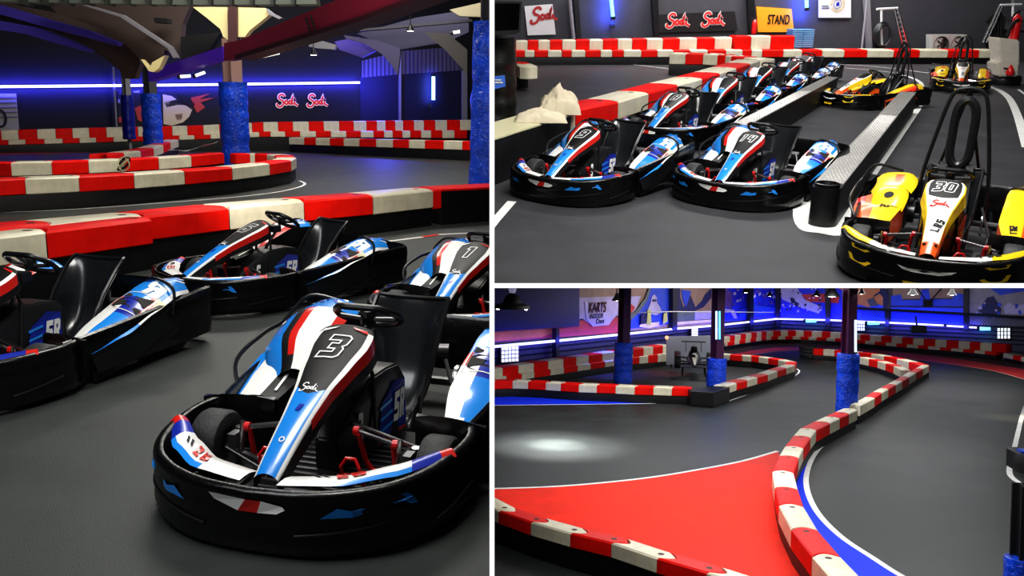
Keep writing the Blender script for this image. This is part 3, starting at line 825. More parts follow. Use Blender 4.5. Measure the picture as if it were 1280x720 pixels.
def wall(P, Q, z0, z1, m, name, t=.2):
    e = (Q-P).normalized(); n = V((-e.y, e.x, 0))
    if n.dot(P-S.o) < 0: n = -n
    mb = MB(); mb.hexa([P+V((0, 0, z0)), Q+V((0, 0, z0)), Q+n*t+V((0, 0, z0)), P+n*t+V((0, 0, z0)), P+V((0, 0, z1)), Q+V((0, 0, z1)), Q+n*t+V((0, 0, z1)), P+n*t+V((0, 0, z1))], m)
    return struct(mb.build(name, None, 0))
wall(WP-e_*8, WQ+e_*2.5, 0, 9, WALLM, 'wall_back')
mb = MB(); mb.hexa([V((-26, -3, 9)), V((6, -3, 9)), V((6, 44, 9)), V((-26, 44, 9)), V((-26, -3, 9.1)), V((6, -3, 9.1)), V((6, 44, 9.1)), V((-26, 44, 9.1))], BLKM); struct(mb.build('ceiling', None, 0))
# near barrier
ZB, ZT = .25, .5
rp = gp([(-60, 291), (60, 281.5), (178, 270.5), (286, 259.5), (380, 251), (466, 244.5), (541.6, 237.5)], ZT)
row(rp, ZB, ZT, .5, 'red', 'from the left in the long barrier behind the karts', base='black rubber base under the long barrier behind the karts')
fp = gp([(-70, 304), (57, 289), (190, 273.5)], ZT)
row(fp, ZB, ZT, .32, 'white', 'of the short barrier piece standing nearest the karts', base='black rubber base under the short nearest barrier piece', bulge=.08)
e1, e2 = S.g(541.6, 237.5, ZT), S.g(552, 236.8, ZT)
o, A_, R_ = block('barrier_block', e1, e2, ZB-.02, ZT, .5, BRED, 1, hole=False, bulge=.02); tag(o, 'narrow red end block beside the black rubber barrier section', 'barrier block', loc=A_, R=R_)
e3 = S.g(650, 232, ZT); A2 = up(e2, 0); B2 = up(e3, 0); nn = depthdir(A2, B2, 1)
rt_ = empty('rubber_barrier'); mb = MB(); mb.hexa([A2, B2, B2+nn*.5, A2+nn*.5]+[p+V((0, 0, ZT-.03)) for p in (A2, B2, B2+nn*.5, A2+nn*.5)], BBASE); mb.build('body', rt_, 0, bevel=.01)
mb = MB(); mb.hexa([p+V((0, 0, ZT-.03)) for p in (A2, B2, B2+nn*.55, A2+nn*.55)]+[p+V((0, 0, ZT)) for p in (A2, B2, B2+nn*.55, A2+nn*.55)], BRED); mb.build('top_plate', rt_, 0, bevel=.008)
tag(rt_, 'black rubber barrier section with a red top beside the large blue column', 'barrier')
# island barrier
ib = gp([(-45, 226.5), (30.5, 223), (98, 220.7), (167, 217.5), (230.5, 213.5), (290, 209.2), (337, 204.3), (364, 200.3), (370.5, 196.8), (366, 193.8), (352, 192.3), (328, 191.2), (313, 191), (292, 191)], .486)
row(ib, .25, .486, .42, 'red', 'along the island barrier from the left end round its curve', base='black rubber base running under the curved island barrier')
ib2 = gp([(-40, 203), (13, 203), (64, 202), (110, 200.5), (155, 199), (198, 197), (239, 194.5), (280, 191)], .486)
row(ib2, .23, .486, .4, 'red', 'from the left in the back row of the island barrier', base='black rubber base under the back row of the island')
ib3 = gp([(133, 193), (155, 191), (176, 188.5), (192, 185), (204, 181), (213, 177.5), (223, 174.5)], .486)
row(ib3, .25, .486, .4, 'red', 'of the small distant barrier beside the middle blue column', base='black rubber base of the small distant barrier')
# far low barrier D, far double barrier C
DP, DQ = S.g(361, 190), S.g(583, 201)
xs = [361, 380, 394.4, 412, 429.4, 449, 470, 491, 511, 531, 554.4, 577.8, 592]
rowpx(xs, li(361, 171.6, 583, 176.3), li(361, 180.5, 583, 187.6), DP, DQ, .4, 'white', 'from the left in the low far barrier on the right', base='black rubber base under the low far barrier')
CP, CQ = WP-n_*1.0, WQ-n_*1.0
xs = [-20, 1, 22.5, 46, 69, 90, 111, 132.5, 154.5, 172, 194, 215, 234, 254, 274, 294, 315, 329, 347.5, 366, 386, 404.5, 424, 442, 458, 471, 482, 494, 504, 517.5, 530, 544, 559, 575, 592]
YT = li(0, 163, 110, 160, 250, 157, 330, 152.7, 470, 151, 586, 150); YM = li(0, 175.5, 130, 172, 270, 168.5, 330, 164.6, 586, 162.8); YL = li(0, 181.5, 130, 178, 270, 173.5, 330, 171, 586, 173)
rowpx(xs, YT, YM, CP, CQ, .4, 'red', 'from the left in the upper tier along the back wall')
xs2 = [x+9 for x in xs[:-1]]
rowpx(xs2, YM, YL, CP-n_*.12, CQ-n_*.12, .5, 'red', 'from the left in the lower tier along the back wall', base='black rubber base along the back wall')
# floor paint
paint(gp([(-30, 187.5), (100, 187), (148, 186.5), (150, 189.5), (60, 192), (-30, 195)]), mat('floor_red', (176, 48, 44), .55, ns=.2), 'trim_1')
strip(gc([(-60, 272), (0, 266.5), (98, 261.5), (200, 254), (290, 247), (345, 240.5), (374, 234), (381, 229.5), (374, 226)]), .055, PAINTW, 'trim_2')
strip(gp([(330, 184), (380, 184.5), (460, 187.2), (583, 196)]), .05, mat('floor_line_grey', (150, 152, 146), .6), 'trim_3')
strip(gp([(430, 308.5), (470, 304), (528, 296.5)]), .07, PAINTW, 'trim_4'); strip(gp([(528, 296.5), (548, 293.5)]), .07, BRED, 'trim_5')
strip(gp([(548, 293.5), (590, 291.5)]), .07, PAINTW, 'trim_6'); strip(gp([(590, 291.5), (640, 290)]), .07, BRED, 'trim_7')
# small things lying on the barriers
def cloth(name, px, py, z, w, d, h, m, label, seed, cat='cloth', nz=1.0, rot=0):
    c = S.g(px, py, z) if z is not None else S.g(px, py); mb = MB(); rows = []; n = 22
    for i in range(n+1):
        r = []
        for j in range(n+1):
            a, b = 2*i/n-1, 2*j/n-1; q = max(0, 1-(a*a+b*b)**.5*.72); edge = 1-max(abs(a), abs(b))
            fold = .35+noise.noise(V((a*1.6, b*1.6, seed)))*.25+.35*(1-2.2*abs(noise.noise(V((a*2.6+1.5*b, b*3.4, seed+3)))))+.12*(1-2*abs(noise.noise(V((a*7, b*7, seed)))))
            zz = max(.004, h*(q**.7)*(.55+.9*fold*nz)+.012*min(1, edge*8)) if edge > 0 else .003
            r.append(V((a*w/2*(1+.12*noise.noise(V((b*2, seed, 1)))), b*d/2*(1+.12*noise.noise(V((a*2, seed, 4)))), zz)))
        rows.append(r)
    mb.grid(rows, m); return tag(mb.build(name, None, 80), label, cat, loc=c, rz=rot)
# paper and cable bundle
c = S.g(236, 190.5, .486); mb = MB(); mb.shell([[V((-.55+.22*i, -.1+.1*j, .03+.02*math.sin(i*2.1+j)+.075*max(0, i-2.2))) for j in range(4)] for i in range(6)], mat('paper_white', (205, 205, 200), .6), .004); tag(mb.build('paper_sheet'), 'crumpled white sheet lying on the island barrier', 'paper', loc=c+V((0, .25, 0)))
c = S.g(157, 214.5, .25); kn = empty('tied_strap'); mb = MB()
for q in range(4):
    mb.tube(catmull([V((.11*math.cos(a*1.05+q)*(1+.2*q/3), -.06-.03*math.sin(a*2+q), .16+.13*math.sin(a*1.05+q*1.7))) for a in range(6)], 4, closed=True), .014, BLKM if q % 2 else CRM, 6, closed=True)
mb.build('loops', kn); tag(kn, 'knotted black and cream strap hanging on a white island barrier block', 'strap', loc=c)
# columns
wc = 'crinkled blue padded columns'
padded_column(155, 172, 174, 119, 'slim dark blue padded column, farthest of the three on the left', GREY, 4.6, wc, 1, mat('blue_padding_dark', (14, 26, 128), .35, ns=.3, bump=.8, bscale=7), pyg=197)
padded_column(180, 206, 180.5, 117, 'blue padded column beside the wall mural, middle of three', DSTEEL, 4.6, wc, 2, pyg=200)
padded_column(277, 314, 212, 103, 'large blue padded column standing inside the island barrier', mat('column_brown', (150, 120, 110), .5), 3.2, wc, 3)
padded_column(589, 640, 262, 28, 'tall blue padded column at the end of the near barrier', DSTEEL, 6.4, wc, 4, flare=.18)
# back wall fittings
slab([(-8, 117), (20, 117), (24, 163), (-8, 163)], WP, WQ, mat('banner_grey', (150, 148, 140), .6), .03, 'b', front=.06)
bn = bpy.data.objects['b']; bn.name = 'wall_banner'; tag(bn, 'pale grey banner with dark stripes and a wheel at the wall end', 'banner')
mb = MB()
for k in range(5): slab([(-8, 122+k*6), (19.5+k*.5, 121.5+k*6), (19.7+k*.5, 123+k*6), (-8, 124+k*6)], WP, WQ, mat('banner_stripe', (96, 90, 84), .6), .01, mb=mb, front=.08)
F = wallF(WP, WQ, 0, 148, 1, .1); mb.ribbon([(.16*math.cos(a*.4), .26*math.sin(a*.4)) for a in range(16)], .07, F, BLKM, closed=True); mb.build('banner_print', bn, 0)
mr = slab([(147, 114), (277, 112), (277, 158), (147, 160)], WP, WQ, mat('mural_dark', (12, 14, 26), .7), .03, 'wall_mural', front=.05)
tag(mr, 'dark wall mural with cream and red racing shapes behind the columns', 'mural')
CR, RD = mat('mural_cream', (214, 198, 160), .6), mat('mural_red', (190, 60, 48), .6)
for pts, m_ in (([(203, 118), (214, 120), (224, 127), (240, 136), (236, 146), (228, 153), (214, 157), (204, 155)], CR), ([(205, 128), (222, 124), (236, 132), (222, 131), (208, 134)], BLKM), ([(222, 117), (232, 118), (243, 130), (240, 138), (230, 130)], BLKM), ([(238, 122), (262, 117), (248, 124), (268, 122), (250, 128), (256, 134), (246, 141), (240, 131)], RD), ([(168, 135), (180, 130), (180, 154), (172, 150)], RD), ([(147, 124), (152, 124), (152, 129), (147, 129)], GREY), ([(148, 146), (152, 146), (152, 153), (148, 153)], RD), ([(166, 114), (174, 113), (174, 116), (167, 116)], GREY), ([(218, 143), (228, 142), (226, 150), (220, 150)], mat('mural_tan', (186, 140, 110), .6))):
    mb = MB(); slab(pts, WP, WQ, m_, .01, mb=mb, front=.07); mb.build('mural_shape', mr, 0)
for i_s, px in enumerate((347, 385)):
    F = wallF(WP, WQ, px, 134.5, 1, .06); F2 = wallF(WP, WQ, px, 134.5, 1, .075)
    mb = MB(); script(mb, F, 0, 0, .48, mat('sign_red', (214, 46, 40), .5, emit=.25), .34, mat('sign_white', (230, 225, 220), .5, emit=.18), F2)
    tag(mb.build('wall_lettering', None, 0), 'red script word with white outline on the dark wall, %s of two' % ('left' if i_s == 0 else 'right'), 'sign')
# LED line and its blue wash on the wall
LEDW = mat('led_core', (214, 214, 255), .4, emit=1.15)
def ledline(pts, P, Q, r, label, front=.12, e=60, col=(.05, .05, 1), name='led_strip'):
    W_ = [S.w(x, y, P, Q) for x, y in pts]; n = V((-(Q-P).y, (Q-P).x, 0)).normalized()
    if n.dot(P-S.o) < 0: n = -n
    c = W_[0]; mb = MB(); mb.tube([w-c-n*front for w in W_], r, LEDW, 8); tag(mb.build(name), label, 'light strip', loc=c)
    for a, b in zip(W_, W_[1:]):
        m_ = (a+b)/2; L = (b-a).length
        l = bpy.data.lights.new('led_wash', 'AREA'); l.shape = 'RECTANGLE'; l.size = L; l.size_y = .08; l.energy = e*L/10; l.color = col
        o = bpy.data.objects.new('led_wash', l); COL.objects.link(o); ex = (b-a).normalized(); ez = -n; ey = ez.cross(ex).normalized()
        ez = ex.cross(ey)
        M_ = Matrix(((ex.x, ey.x, ez.x, 0), (ex.y, ey.y, ez.y, 0), (ex.z, ey.z, ez.z, 0), (0, 0, 0, 1)))
        o.matrix_world = S.M @ Matrix.Translation(m_-n*(front*2.2)) @ M_
ledline([(-20, 108.6), (224, 106.3), (448, 103.3)], WP, WQ, .045, 'long blue white light strip running along the dark back wall', e=420)
RP = S.w(448, 103, WP, WQ)
strip_x = [((140, 84), (144.5, 158), 2.2), ((497, 66), (497, 152), 2.4), ((577.5, 88), (577.5, 152), 6)]
for q, (a, b, w) in enumerate(strip_x):
    o = slab([(a[0]-w/2, a[1]), (a[0]+w/2, a[1]), (b[0]+w/2, b[1]), (b[0]-w/2, b[1])], WP, WQ, GREY, .1, 'wall_post', front=.25)
    tag(o, ['thin leaning grey pole in front of the back wall', 'slim grey wall post left of the vertical tube light', 'wider grey wall post next to the tall blue column'][q], 'post')
RW = mat('wall_blue_black', (14, 14, 50), .7)
slab([(450, 96), (576, 88), (576, 160), (450, 160)], WP, WQ, RW, .05, 'wall_right_panel', front=.02); struct(bpy.data.objects['wall_right_panel'])
mb = MB(); CL = mat('cladding_violet', (92, 86, 124), .5)
slab([(452, 76), (500, 64), (574, 58), (576, 88), (500, 93), (452, 97)], WP, WQ, CL, .05, mb=mb, front=.04)
for k in range(24):
    x = 454+k*5.1; yt = li(452, 76, 500, 64, 574, 58)(x); yb = li(452, 97, 500, 93, 576, 88)(x)
    slab([(x, yt), (x+1.6, yt), (x+1.6, yb), (x, yb)], WP, WQ, mat('cladding_dark', (56, 52, 84), .6), .03, mb=mb, front=.09)
struct(mb.build('wall_cladding', None, 0))
t0, t1 = S.w(537.5, 94, WP, WQ)-n_*.3, S.w(537.5, 125, WP, WQ)-n_*.3
tube_light(t0, t1, .07, 'vertical pale blue tube light on the right wall panel', (170, 225, 255), emit=2.2); area('tube_wash', t0.lerp(t1, .5)+n_*.02, t0.lerp(t1, .5)+n_*2, .3, 1.1, 30, (.1, .15, 1))
mb = MB(); p_ = S.w(535, 132, WP, WQ)-n_*.15; mb.box((0, 0, 0), (.12, .1, .14), BLK2); mb.tube([(0, 0, .05), (.05, 0, .3)], .02, BLK2); tag(mb.build('cable_socket'), 'small black socket with cable below the vertical tube light', 'socket', loc=p_)
# blue wash in the corner
point('corner_blue', S.w(464, 106, WP, WQ)-n_*1.2, 260, (.08, .08, 1), .3)
# roof steelwork, each piece at its own depth
def fr(d, px=300): P = up(S.d(px, 150, d), 0); return P, P+S.rt
BRN, PUR, CRE, MAR, SOF = mat('steel_brown', (92, 78, 70), .6, ns=.2), mat('steel_violet_lit', (70, 58, 150), .5, emit=.12), mat('steel_cream', (216, 200, 146), .5, emit=.1), mat('beam_maroon', (112, 22, 46), .45, emit=.05), mat('soffit_brown', (74, 60, 56), .7)  # violet is purple light painted into the steel colour, with a faint glow
def steel(name, label, d, polys, cat='steelwork', t=.25):
    P, Q = fr(d); root = empty(name)
    for nm, pts, m, dd in polys:
        P2, Q2 = fr(d+dd); mb = MB(); slab(pts, P2, Q2, m, t, mb=mb); mb.build(nm, root, 0)
    return tag(root, label, cat)
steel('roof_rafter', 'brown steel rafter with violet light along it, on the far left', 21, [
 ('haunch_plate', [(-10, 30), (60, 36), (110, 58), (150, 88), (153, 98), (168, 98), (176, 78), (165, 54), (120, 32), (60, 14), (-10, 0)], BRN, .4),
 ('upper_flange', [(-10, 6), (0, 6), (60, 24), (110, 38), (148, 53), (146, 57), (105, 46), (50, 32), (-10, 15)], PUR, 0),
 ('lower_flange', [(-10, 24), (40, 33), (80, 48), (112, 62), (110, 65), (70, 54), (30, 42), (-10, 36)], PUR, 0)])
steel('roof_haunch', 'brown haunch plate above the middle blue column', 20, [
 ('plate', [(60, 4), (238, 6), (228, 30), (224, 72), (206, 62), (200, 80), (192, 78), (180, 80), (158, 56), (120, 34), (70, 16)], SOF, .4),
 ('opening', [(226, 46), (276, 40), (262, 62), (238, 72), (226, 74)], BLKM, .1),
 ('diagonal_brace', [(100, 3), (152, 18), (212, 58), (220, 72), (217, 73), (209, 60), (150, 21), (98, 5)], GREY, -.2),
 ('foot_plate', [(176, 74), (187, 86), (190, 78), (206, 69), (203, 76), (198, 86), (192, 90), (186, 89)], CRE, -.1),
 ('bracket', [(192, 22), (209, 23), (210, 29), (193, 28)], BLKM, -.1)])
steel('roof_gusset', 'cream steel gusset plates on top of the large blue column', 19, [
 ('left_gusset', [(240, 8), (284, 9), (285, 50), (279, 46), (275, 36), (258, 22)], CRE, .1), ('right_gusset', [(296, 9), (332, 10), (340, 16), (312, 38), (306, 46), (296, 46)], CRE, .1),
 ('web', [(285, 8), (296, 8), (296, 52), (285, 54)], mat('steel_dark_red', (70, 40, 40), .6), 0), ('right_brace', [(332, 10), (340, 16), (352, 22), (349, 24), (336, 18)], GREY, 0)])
# main maroon beam comes towards the viewer
b0, b1 = up(S.d(184, 150, 23), 0), up(S.d(640, 150, 9), 0)
mb = MB(); slab([(184, 89), (278, 58), (278, 73), (186, 102)], b0, b1, mat('beam_violet_lit', (66, 24, 150), .45, emit=.25), .2, mb=mb); r_ = empty('roof_beam'); mb.build('violet_lit_length', r_, 0)  # violet light painted into this stretch of the maroon beam
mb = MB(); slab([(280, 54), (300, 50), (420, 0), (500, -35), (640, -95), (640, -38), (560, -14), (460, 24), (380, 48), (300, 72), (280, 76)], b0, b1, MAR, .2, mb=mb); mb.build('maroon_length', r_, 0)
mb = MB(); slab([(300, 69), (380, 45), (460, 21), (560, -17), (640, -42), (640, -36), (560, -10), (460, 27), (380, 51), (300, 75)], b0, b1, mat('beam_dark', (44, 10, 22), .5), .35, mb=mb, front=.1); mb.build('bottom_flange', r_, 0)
mb = MB()
for k in range(8): p = S.w(384+6*(k % 2)+1.5*(k//2), 24+4.5*(k//2)-2*(k % 2), b0, b1); mb.lathe([(.03, -.03), (.03, 0), (.001, 0)], BLKM, tuple(p), 'y', 8)
mb.build('bolts', r_, 0); tag(r_, 'long maroon steel beam crossing above the columns', 'beam')
steel('corrugated_eave', 'grey corrugated sheet edge along the top left', 12, [('sheet', [(-10, -6), (394, -6), (396, 5), (240, 6), (-10, 2)], mat('eave_grey', (104, 112, 104), .6), 0)]+[('rib', [(k*26, -6), (k*26+4, -6), (k*26+4, 6), (k*26, 5)], mat('eave_rib', (60, 66, 60), .6), -.1) for k in range(1, 15)])
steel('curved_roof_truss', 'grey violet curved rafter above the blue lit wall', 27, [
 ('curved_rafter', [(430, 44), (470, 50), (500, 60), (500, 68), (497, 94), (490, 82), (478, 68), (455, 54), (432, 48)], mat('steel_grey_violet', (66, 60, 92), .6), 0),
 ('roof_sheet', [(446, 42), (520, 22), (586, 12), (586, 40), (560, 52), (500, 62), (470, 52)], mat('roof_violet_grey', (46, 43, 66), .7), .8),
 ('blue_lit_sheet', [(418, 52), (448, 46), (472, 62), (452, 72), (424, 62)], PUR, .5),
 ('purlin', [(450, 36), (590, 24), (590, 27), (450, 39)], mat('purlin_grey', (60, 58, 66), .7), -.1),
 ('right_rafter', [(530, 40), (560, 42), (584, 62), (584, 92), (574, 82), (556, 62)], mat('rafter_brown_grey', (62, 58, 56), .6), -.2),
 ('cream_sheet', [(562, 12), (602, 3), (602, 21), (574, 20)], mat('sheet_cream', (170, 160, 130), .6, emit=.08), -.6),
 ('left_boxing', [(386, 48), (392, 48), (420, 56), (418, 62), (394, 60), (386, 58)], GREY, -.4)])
for (x, y, d, r, em, lb) in ((513, 39, 20, .10, 30, 'bright round ceiling lamp under the violet roof sheets'), (392, 69, 22, .11, 14, 'small hanging lamp below the maroon beam')):
    lamp_pendant(S.d(x, y, d), r, lb, 'ceiling lamps over the left hall', emit=em, cable=.5)
tb = [((317, 73), (349, 66), 'white tube lamp under the maroon beam'), ((565, 41), (575, 39.5), 'short white tube lamp near the tall column'), ((224, 96), (238, 95), 'short white tube lamp just above the light strip'), ((243, 95), (256, 90.5), 'small tilted tube lamp right of the shorter one')]
for a, b, lb in tb: tube_light(S.d(a[0], a[1], 19), S.d(b[0], b[1], 19), .035, lb, (235, 235, 225), emit=1.0, name='tube_lamp')
# karts
KARTS = []
def kart(kind, label, num, x, y, rz, **k):
    r = place_kart(kind, label, 'karts parked in the left hall' if S is VA else ('karts parked in the pit lane'), num, x, y, rz, **k); KARTS.append((r, kind, num)); return r
kart('blue', 'blue, white and black kart number 3, nearest, on the open floor', '3', -.655, 4.00, -1.83, tilt=(0, .045), z=.022)
kart('blue', 'kart number 6 parked beside the long red and white barrier', '6', -2.0, 7.58, -2.25)
kart('blue', 'kart at the far left whose front is out of view', '', -2.93, 5.27, -1.86)
c1 = S.g(545, 392, .26); hd = -1.92; kart('blue', 'kart number 1 standing behind the seat of kart 3', '1', c1.x-.92*math.cos(hd), c1.y-.92*math.sin(hd), hd)
area('key_left', (-.6, 3.2, 4.8), (-1.0, 4.6, 0), 2.6, 1.2, 190, (1, .98, .94))
area('key_left_low', (-2.6, 2.0, 3.6), (-1.2, 5, 0), 1.2, 2.0, 60, (.95, .97, 1))
area('mid_left', (-1.5, 8.2, 5.5), (-1.6, 8.8, 0), 3, 1.5, 260, (1, .97, .9))
area('far_left_hall', (-4, 17, 6.5), (-4, 18, 0), 6, 3, 700, (1, .97, .9))
area('far_right_hall', (-2, 27, 7), (-4, 30, 0), 8, 3, 900, (1, .97, .92))
area('steel_fill', (-3, 9, 1.2), (-4.5, 19, 4.5), 2, .6, 70, (1, .9, .8))
# ================================================================== HALL B (upper right): pit lane
S = VB
FLB = mat('pit_floor', (58, 58, 61), .5, ns=.2, nscale=1.5, bump=.25, bscale=150, rv=.1)
WB = mat('pit_wall_grey', (58, 58, 64), .7, ns=.12, nscale=3)
BP_, BQ_ = up(S.g(632, 80.5), 0), up(S.g(1250, 79), 0)
eb = (BQ_-BP_).normalized(); nb = V((-eb.y, eb.x, 0))
WP2, WQ2 = BP_+nb*1.1, BQ_+nb*1.1
mb = MB(); mb.hexa([V((-6, 3, -.1)), V((30, 3, -.1)), V((30, 42, -.1)), V((-6, 42, -.1)), V((-6, 3, 0)), V((30, 3, 0)), V((30, 42, 0)), V((-6, 42, 0))], FLB); struct(mb.build('floor_pit_hall', None, 0))
wall(WP2-eb*6, WQ2+eb*8, 0, 5, WB, 'wall_back_pit')
# wall posts and leaning pole
for q, (pts, m, lb) in enumerate((([(715, -6), (721, -6), (725, 50), (719, 50)], BLK2, 'dark wall post beside the leaning grey pole'), ([(812, -6), (820, -6), (822, 48), (816, 48)], BLK2, 'dark wall post left of the double script sign'),
      ([(931, -6), (940, -6), (940, 46), (934, 46)], BLK2, 'dark wall post behind the wall extinguisher'), ([(1077, -6), (1083, -6), (1086, 60), (1081, 60)], GREY, 'white wall post behind the coiled hose'), ([(1262, -6), (1290, -6), (1290, 90), (1264, 90)], mat('post_grey', (90, 90, 96), .6), 'grey wall post behind the fuel cabinet'))):
    tag(slab(pts, WP2, WQ2, m, .15, 'wall_post', front=.2), lb, 'post')
mb = MB(); mb.tube([S.w(709, -4, WP2, WQ2)-nb*.3, S.w(714.5, 52, WP2, WQ2)-nb*.3], .05, GREY); tag(mb.build('leaning_pole'), 'slim grey pole in front of the wall right of the white sign', 'pole')
mb = MB(); mb.tube([S.w(1074.5, 0, WP2, WQ2)-nb*.4, S.w(1066, 61, WP2, WQ2)-nb*.5], .03, GREY); tag(mb.build('leaning_pole'), 'thin metal pole leaning left of the coiled hose', 'pole')
# signs
def sign(pts, m, label, frame=None): return tag(slab(pts, WP2, WQ2, m, .04, 'wall_sign', front=.08), label, 'sign')
SR_, SW_, SK = mat('sign_red_b', (200, 36, 34), .5, emit=.12), mat('sign_white_b', (206, 204, 204), .5), mat('sign_black_b', (20, 20, 22), .5)
sg_ = sign([(655, 7.5), (690, 5), (694, 43), (659, 44)], SW_, 'square white wall sign with a red script word')
mb = MB(); F = wallF(WP2, WQ2, 664, 31, .70, .1); script(mb, lambda a, b: F(a+b*.05, b+.1*a), 0, 0, .62, mat('sign_deep_red', (160, 24, 30), .5), .42); mb.build('script', sg_, 0)
sg_ = sign([(822, 18), (917, 14), (921, 38), (822, 41)], SK, 'black double wall sign with two red script words outlined in white')
for px in (833, 877):
    mb = MB(); F = wallF(WP2, WQ2, px, 35.5 if px < 850 else 34, .70, .1); F2 = wallF(WP2, WQ2, px, 35.5 if px < 850 else 34, .70, .115); script(mb, F, 0, 0, .56, SR_, .36, SW_, F2); mb.build('script', sg_, 0)
sg_ = sign([(944, 8), (988, 11), (991, 40), (946, 40)], mat('sign_orange', (226, 150, 30), .5), 'orange board reading STAND with black capital letters')
mb = MB(); F = wallF(WP2, WQ2, 957, 30, .70, .1); text(mb, 'STAND', F, 0, 0, .36, BLKM, .56, bold=.03); mb.build('lettering', sg_, 0)
sg_ = sign([(1022, -8), (1062, -6), (1062, 22), (1022, 22)], SW_, 'white poster with a golden laurel ring and small grey print')
mb = MB(); F = wallF(WP2, WQ2, 1045, 5, .70, .1); GL = mat('laurel_gold', (196, 168, 84), .5)
for k in range(18):
    a = math.radians(-70+k*340/18-90+20)
    for r_, da in ((.30, .16), (.25, -.1)):
        c0 = V((math.cos(a)*r_, math.sin(a)*r_)); t = V((-math.sin(a+da), math.cos(a+da)))*.055; nn2 = V((math.cos(a), math.sin(a)))*.018
        mb.add([F(*(c0-t)), F(*(c0+nn2)), F(*(c0+t)), F(*(c0-nn2))], [(0, 1, 2, 3)], GL)
mb.build('laurel', sg_, 0)
mb = MB(); mb.ribbon([(.17*math.cos(a*.5236), .17*math.sin(a*.5236)) for a in range(12)], .03, F, GREY, closed=True); mb.fill([[(-.07, -.08), (.08, -.06), (.05, .09), (-.05, .06)]], F, DBLUE); mb.build('emblem', sg_, 0)
mb = MB(); F = wallF(WP2, WQ2, 1025, 8, .70, .1)
for k, l in enumerate((.30, .34)): mb.fill([[(0, -k*.08), (l, -k*.08), (l, .035-k*.08), (0, .035-k*.08)]], F, DSTEEL)
mb.build('small_print', sg_, 0)
# tube lights
for (x, y0, x1, y1), lb in (((760, -6, 763, 22), 'blue tube light hanging on the wall between the signs'), ((1002, -6, 1002.5, 11), 'short blue tube light above the blue crate stacks')):
    a, b = S.w(x, y0, WP2, WQ2)-nb*.3, S.w(x1, y1, WP2, WQ2)-nb*.3
    tube_light(b, a, .05, lb, (110, 200, 255), emit=2.6); c_ = (a+b)/2; area('tube_wash_b', c_, c_+nb*2, .25, .9, 45, (.05, .1, 1))
mb = MB(); p_ = S.w(763, 32, WP2, WQ2)-nb*.2; mb.box((0, 0, 0), (.14, .1, .12), BLK2); mb.tube([(0, 0, .05), (0, 0, .28)], .02, BLK2); tag(mb.build('cable_socket'), 'black socket hanging under the blue tube light', 'socket', loc=p_)
# back barriers
up_x = [612, 632.6, 645, 659.7, 673, 687.6, 703, 720, 737, 754, 772.6, 790.6, 809, 829, 850, 871.7, 894, 915.5]
YT = li(632, 51.5, 915, 46.8); YM = li(632, 64, 915, 61.8)
rowpx(up_x, YT, YM, BP_, BQ_, .45, 'white', 'from the left in the upper tier of the long back barrier')
up2 = [919, 939.5, 964, 994]; rowpx(up2, li(919, 45, 994, 45), li(919, 62, 994, 62), BP_-nb*.1, BQ_-nb*.1, .45, 'red', 'on the upper tier below the orange board')
lo = [622, 642.6, 656, 668.4, 685, 702.5, 714.5, 732, 751, 765.6, 780, 802, 822, 842, 863, 885, 908, 928.5, 940, 953.3, 979.8, 1003, 1028.4, 1056, 1084.8, 1118, 1150.4, 1185.7, 1224.7, 1249.5]
rowpx(lo, li(622, 63.6, 930, 62.2, 1250, 62.6), li(622, 71.6, 940, 71.4, 1250, 72.6), BP_-nb*.25, BQ_-nb*.25, .6, 'white', 'from the left in the lower tier of the back barrier', base='black rubber footing of the long back barrier')
# pit barrier E, back branch F, black section, small barrier G
be = gp([(720, 137.5), (773, 127), (811, 116), (847, 106), (878, 98), (900, 91.5), (921, 85), (938, 79.5), (950, 75.2)], .5)
row(be, .25, .5, .5, 'red', 'from the near end of the barrier beside the parked blue karts', base='black rubber footing of the barrier beside the parked karts')
bf = gp([(837, 66.5), (857, 67), (879, 67.3), (897, 68.2), (907, 69), (914, 69.8), (930, 71.5), (951, 74)], .5)
row(bf, .25, .5, .4, 'white', 'of the short back branch of the kart side barrier', base='black rubber footing of the short back branch')
a_, b_ = up(S.g(600, 178, .5), 0), up(S.g(714, 142.2, .5), 0); nn = depthdir(a_, b_, 1); r_ = empty('rubber_barrier')
mb = MB(); mb.hexa([a_, b_, b_+nn*.5, a_+nn*.5]+[p+V((0, 0, .47)) for p in (a_, b_, b_+nn*.5, a_+nn*.5)], BBASE); mb.build('body', r_, 0, bevel=.01)
mb = MB(); mb.hexa([p+V((0, 0, .47)) for p in (a_, b_, b_+nn*.52, a_+nn*.52)]+[p+V((0, 0, .5)) for p in (a_, b_, b_+nn*.52, a_+nn*.52)], CRM); mb.build('top_plate', r_, 0, bevel=.006)
tag(r_, 'black rubber barrier with a cream top carrying the cloths', 'barrier')
o, A_, R_ = block('barrier_block', S.g(714.5, 142, .5), S.g(719.5, 138, .5), .2, .5, .5, BWHT, 1, hole=False, bulge=.02); tag(o, 'narrow cream end block at the black rubber barrier', 'barrier block', loc=A_, R=R_)
CLO = mat('cloth_cream', (206, 194, 168), .85, bump=1, bscale=9)
cloth('cloth_pile', 699, 141, .5, .50, .42, .24, CLO, 'heap of cream cloths on the barrier end', 2, nz=1.3)
cloth('cloth_pile', 676, 151, .5, .60, .40, .10, CLO, 'flat spread cream cloth beside the heap on the barrier', 8, nz=1.4)
bg = gp([(600, 76), (628, 77.6), (643, 79.3)], .5); row(bg, .25, .5, .4, 'white', 'of the small barrier behind the black column', base='black rubber footing of the small barrier end')
o, A_, R_ = block('barrier_block', S.g(643, 79.3, .5), S.g(650, 82.5, .5), .25, .5, .35, BWHT, 1, hole=False); tag(o, 'white rounded end block of the small barrier', 'barrier block', loc=A_, R=R_)
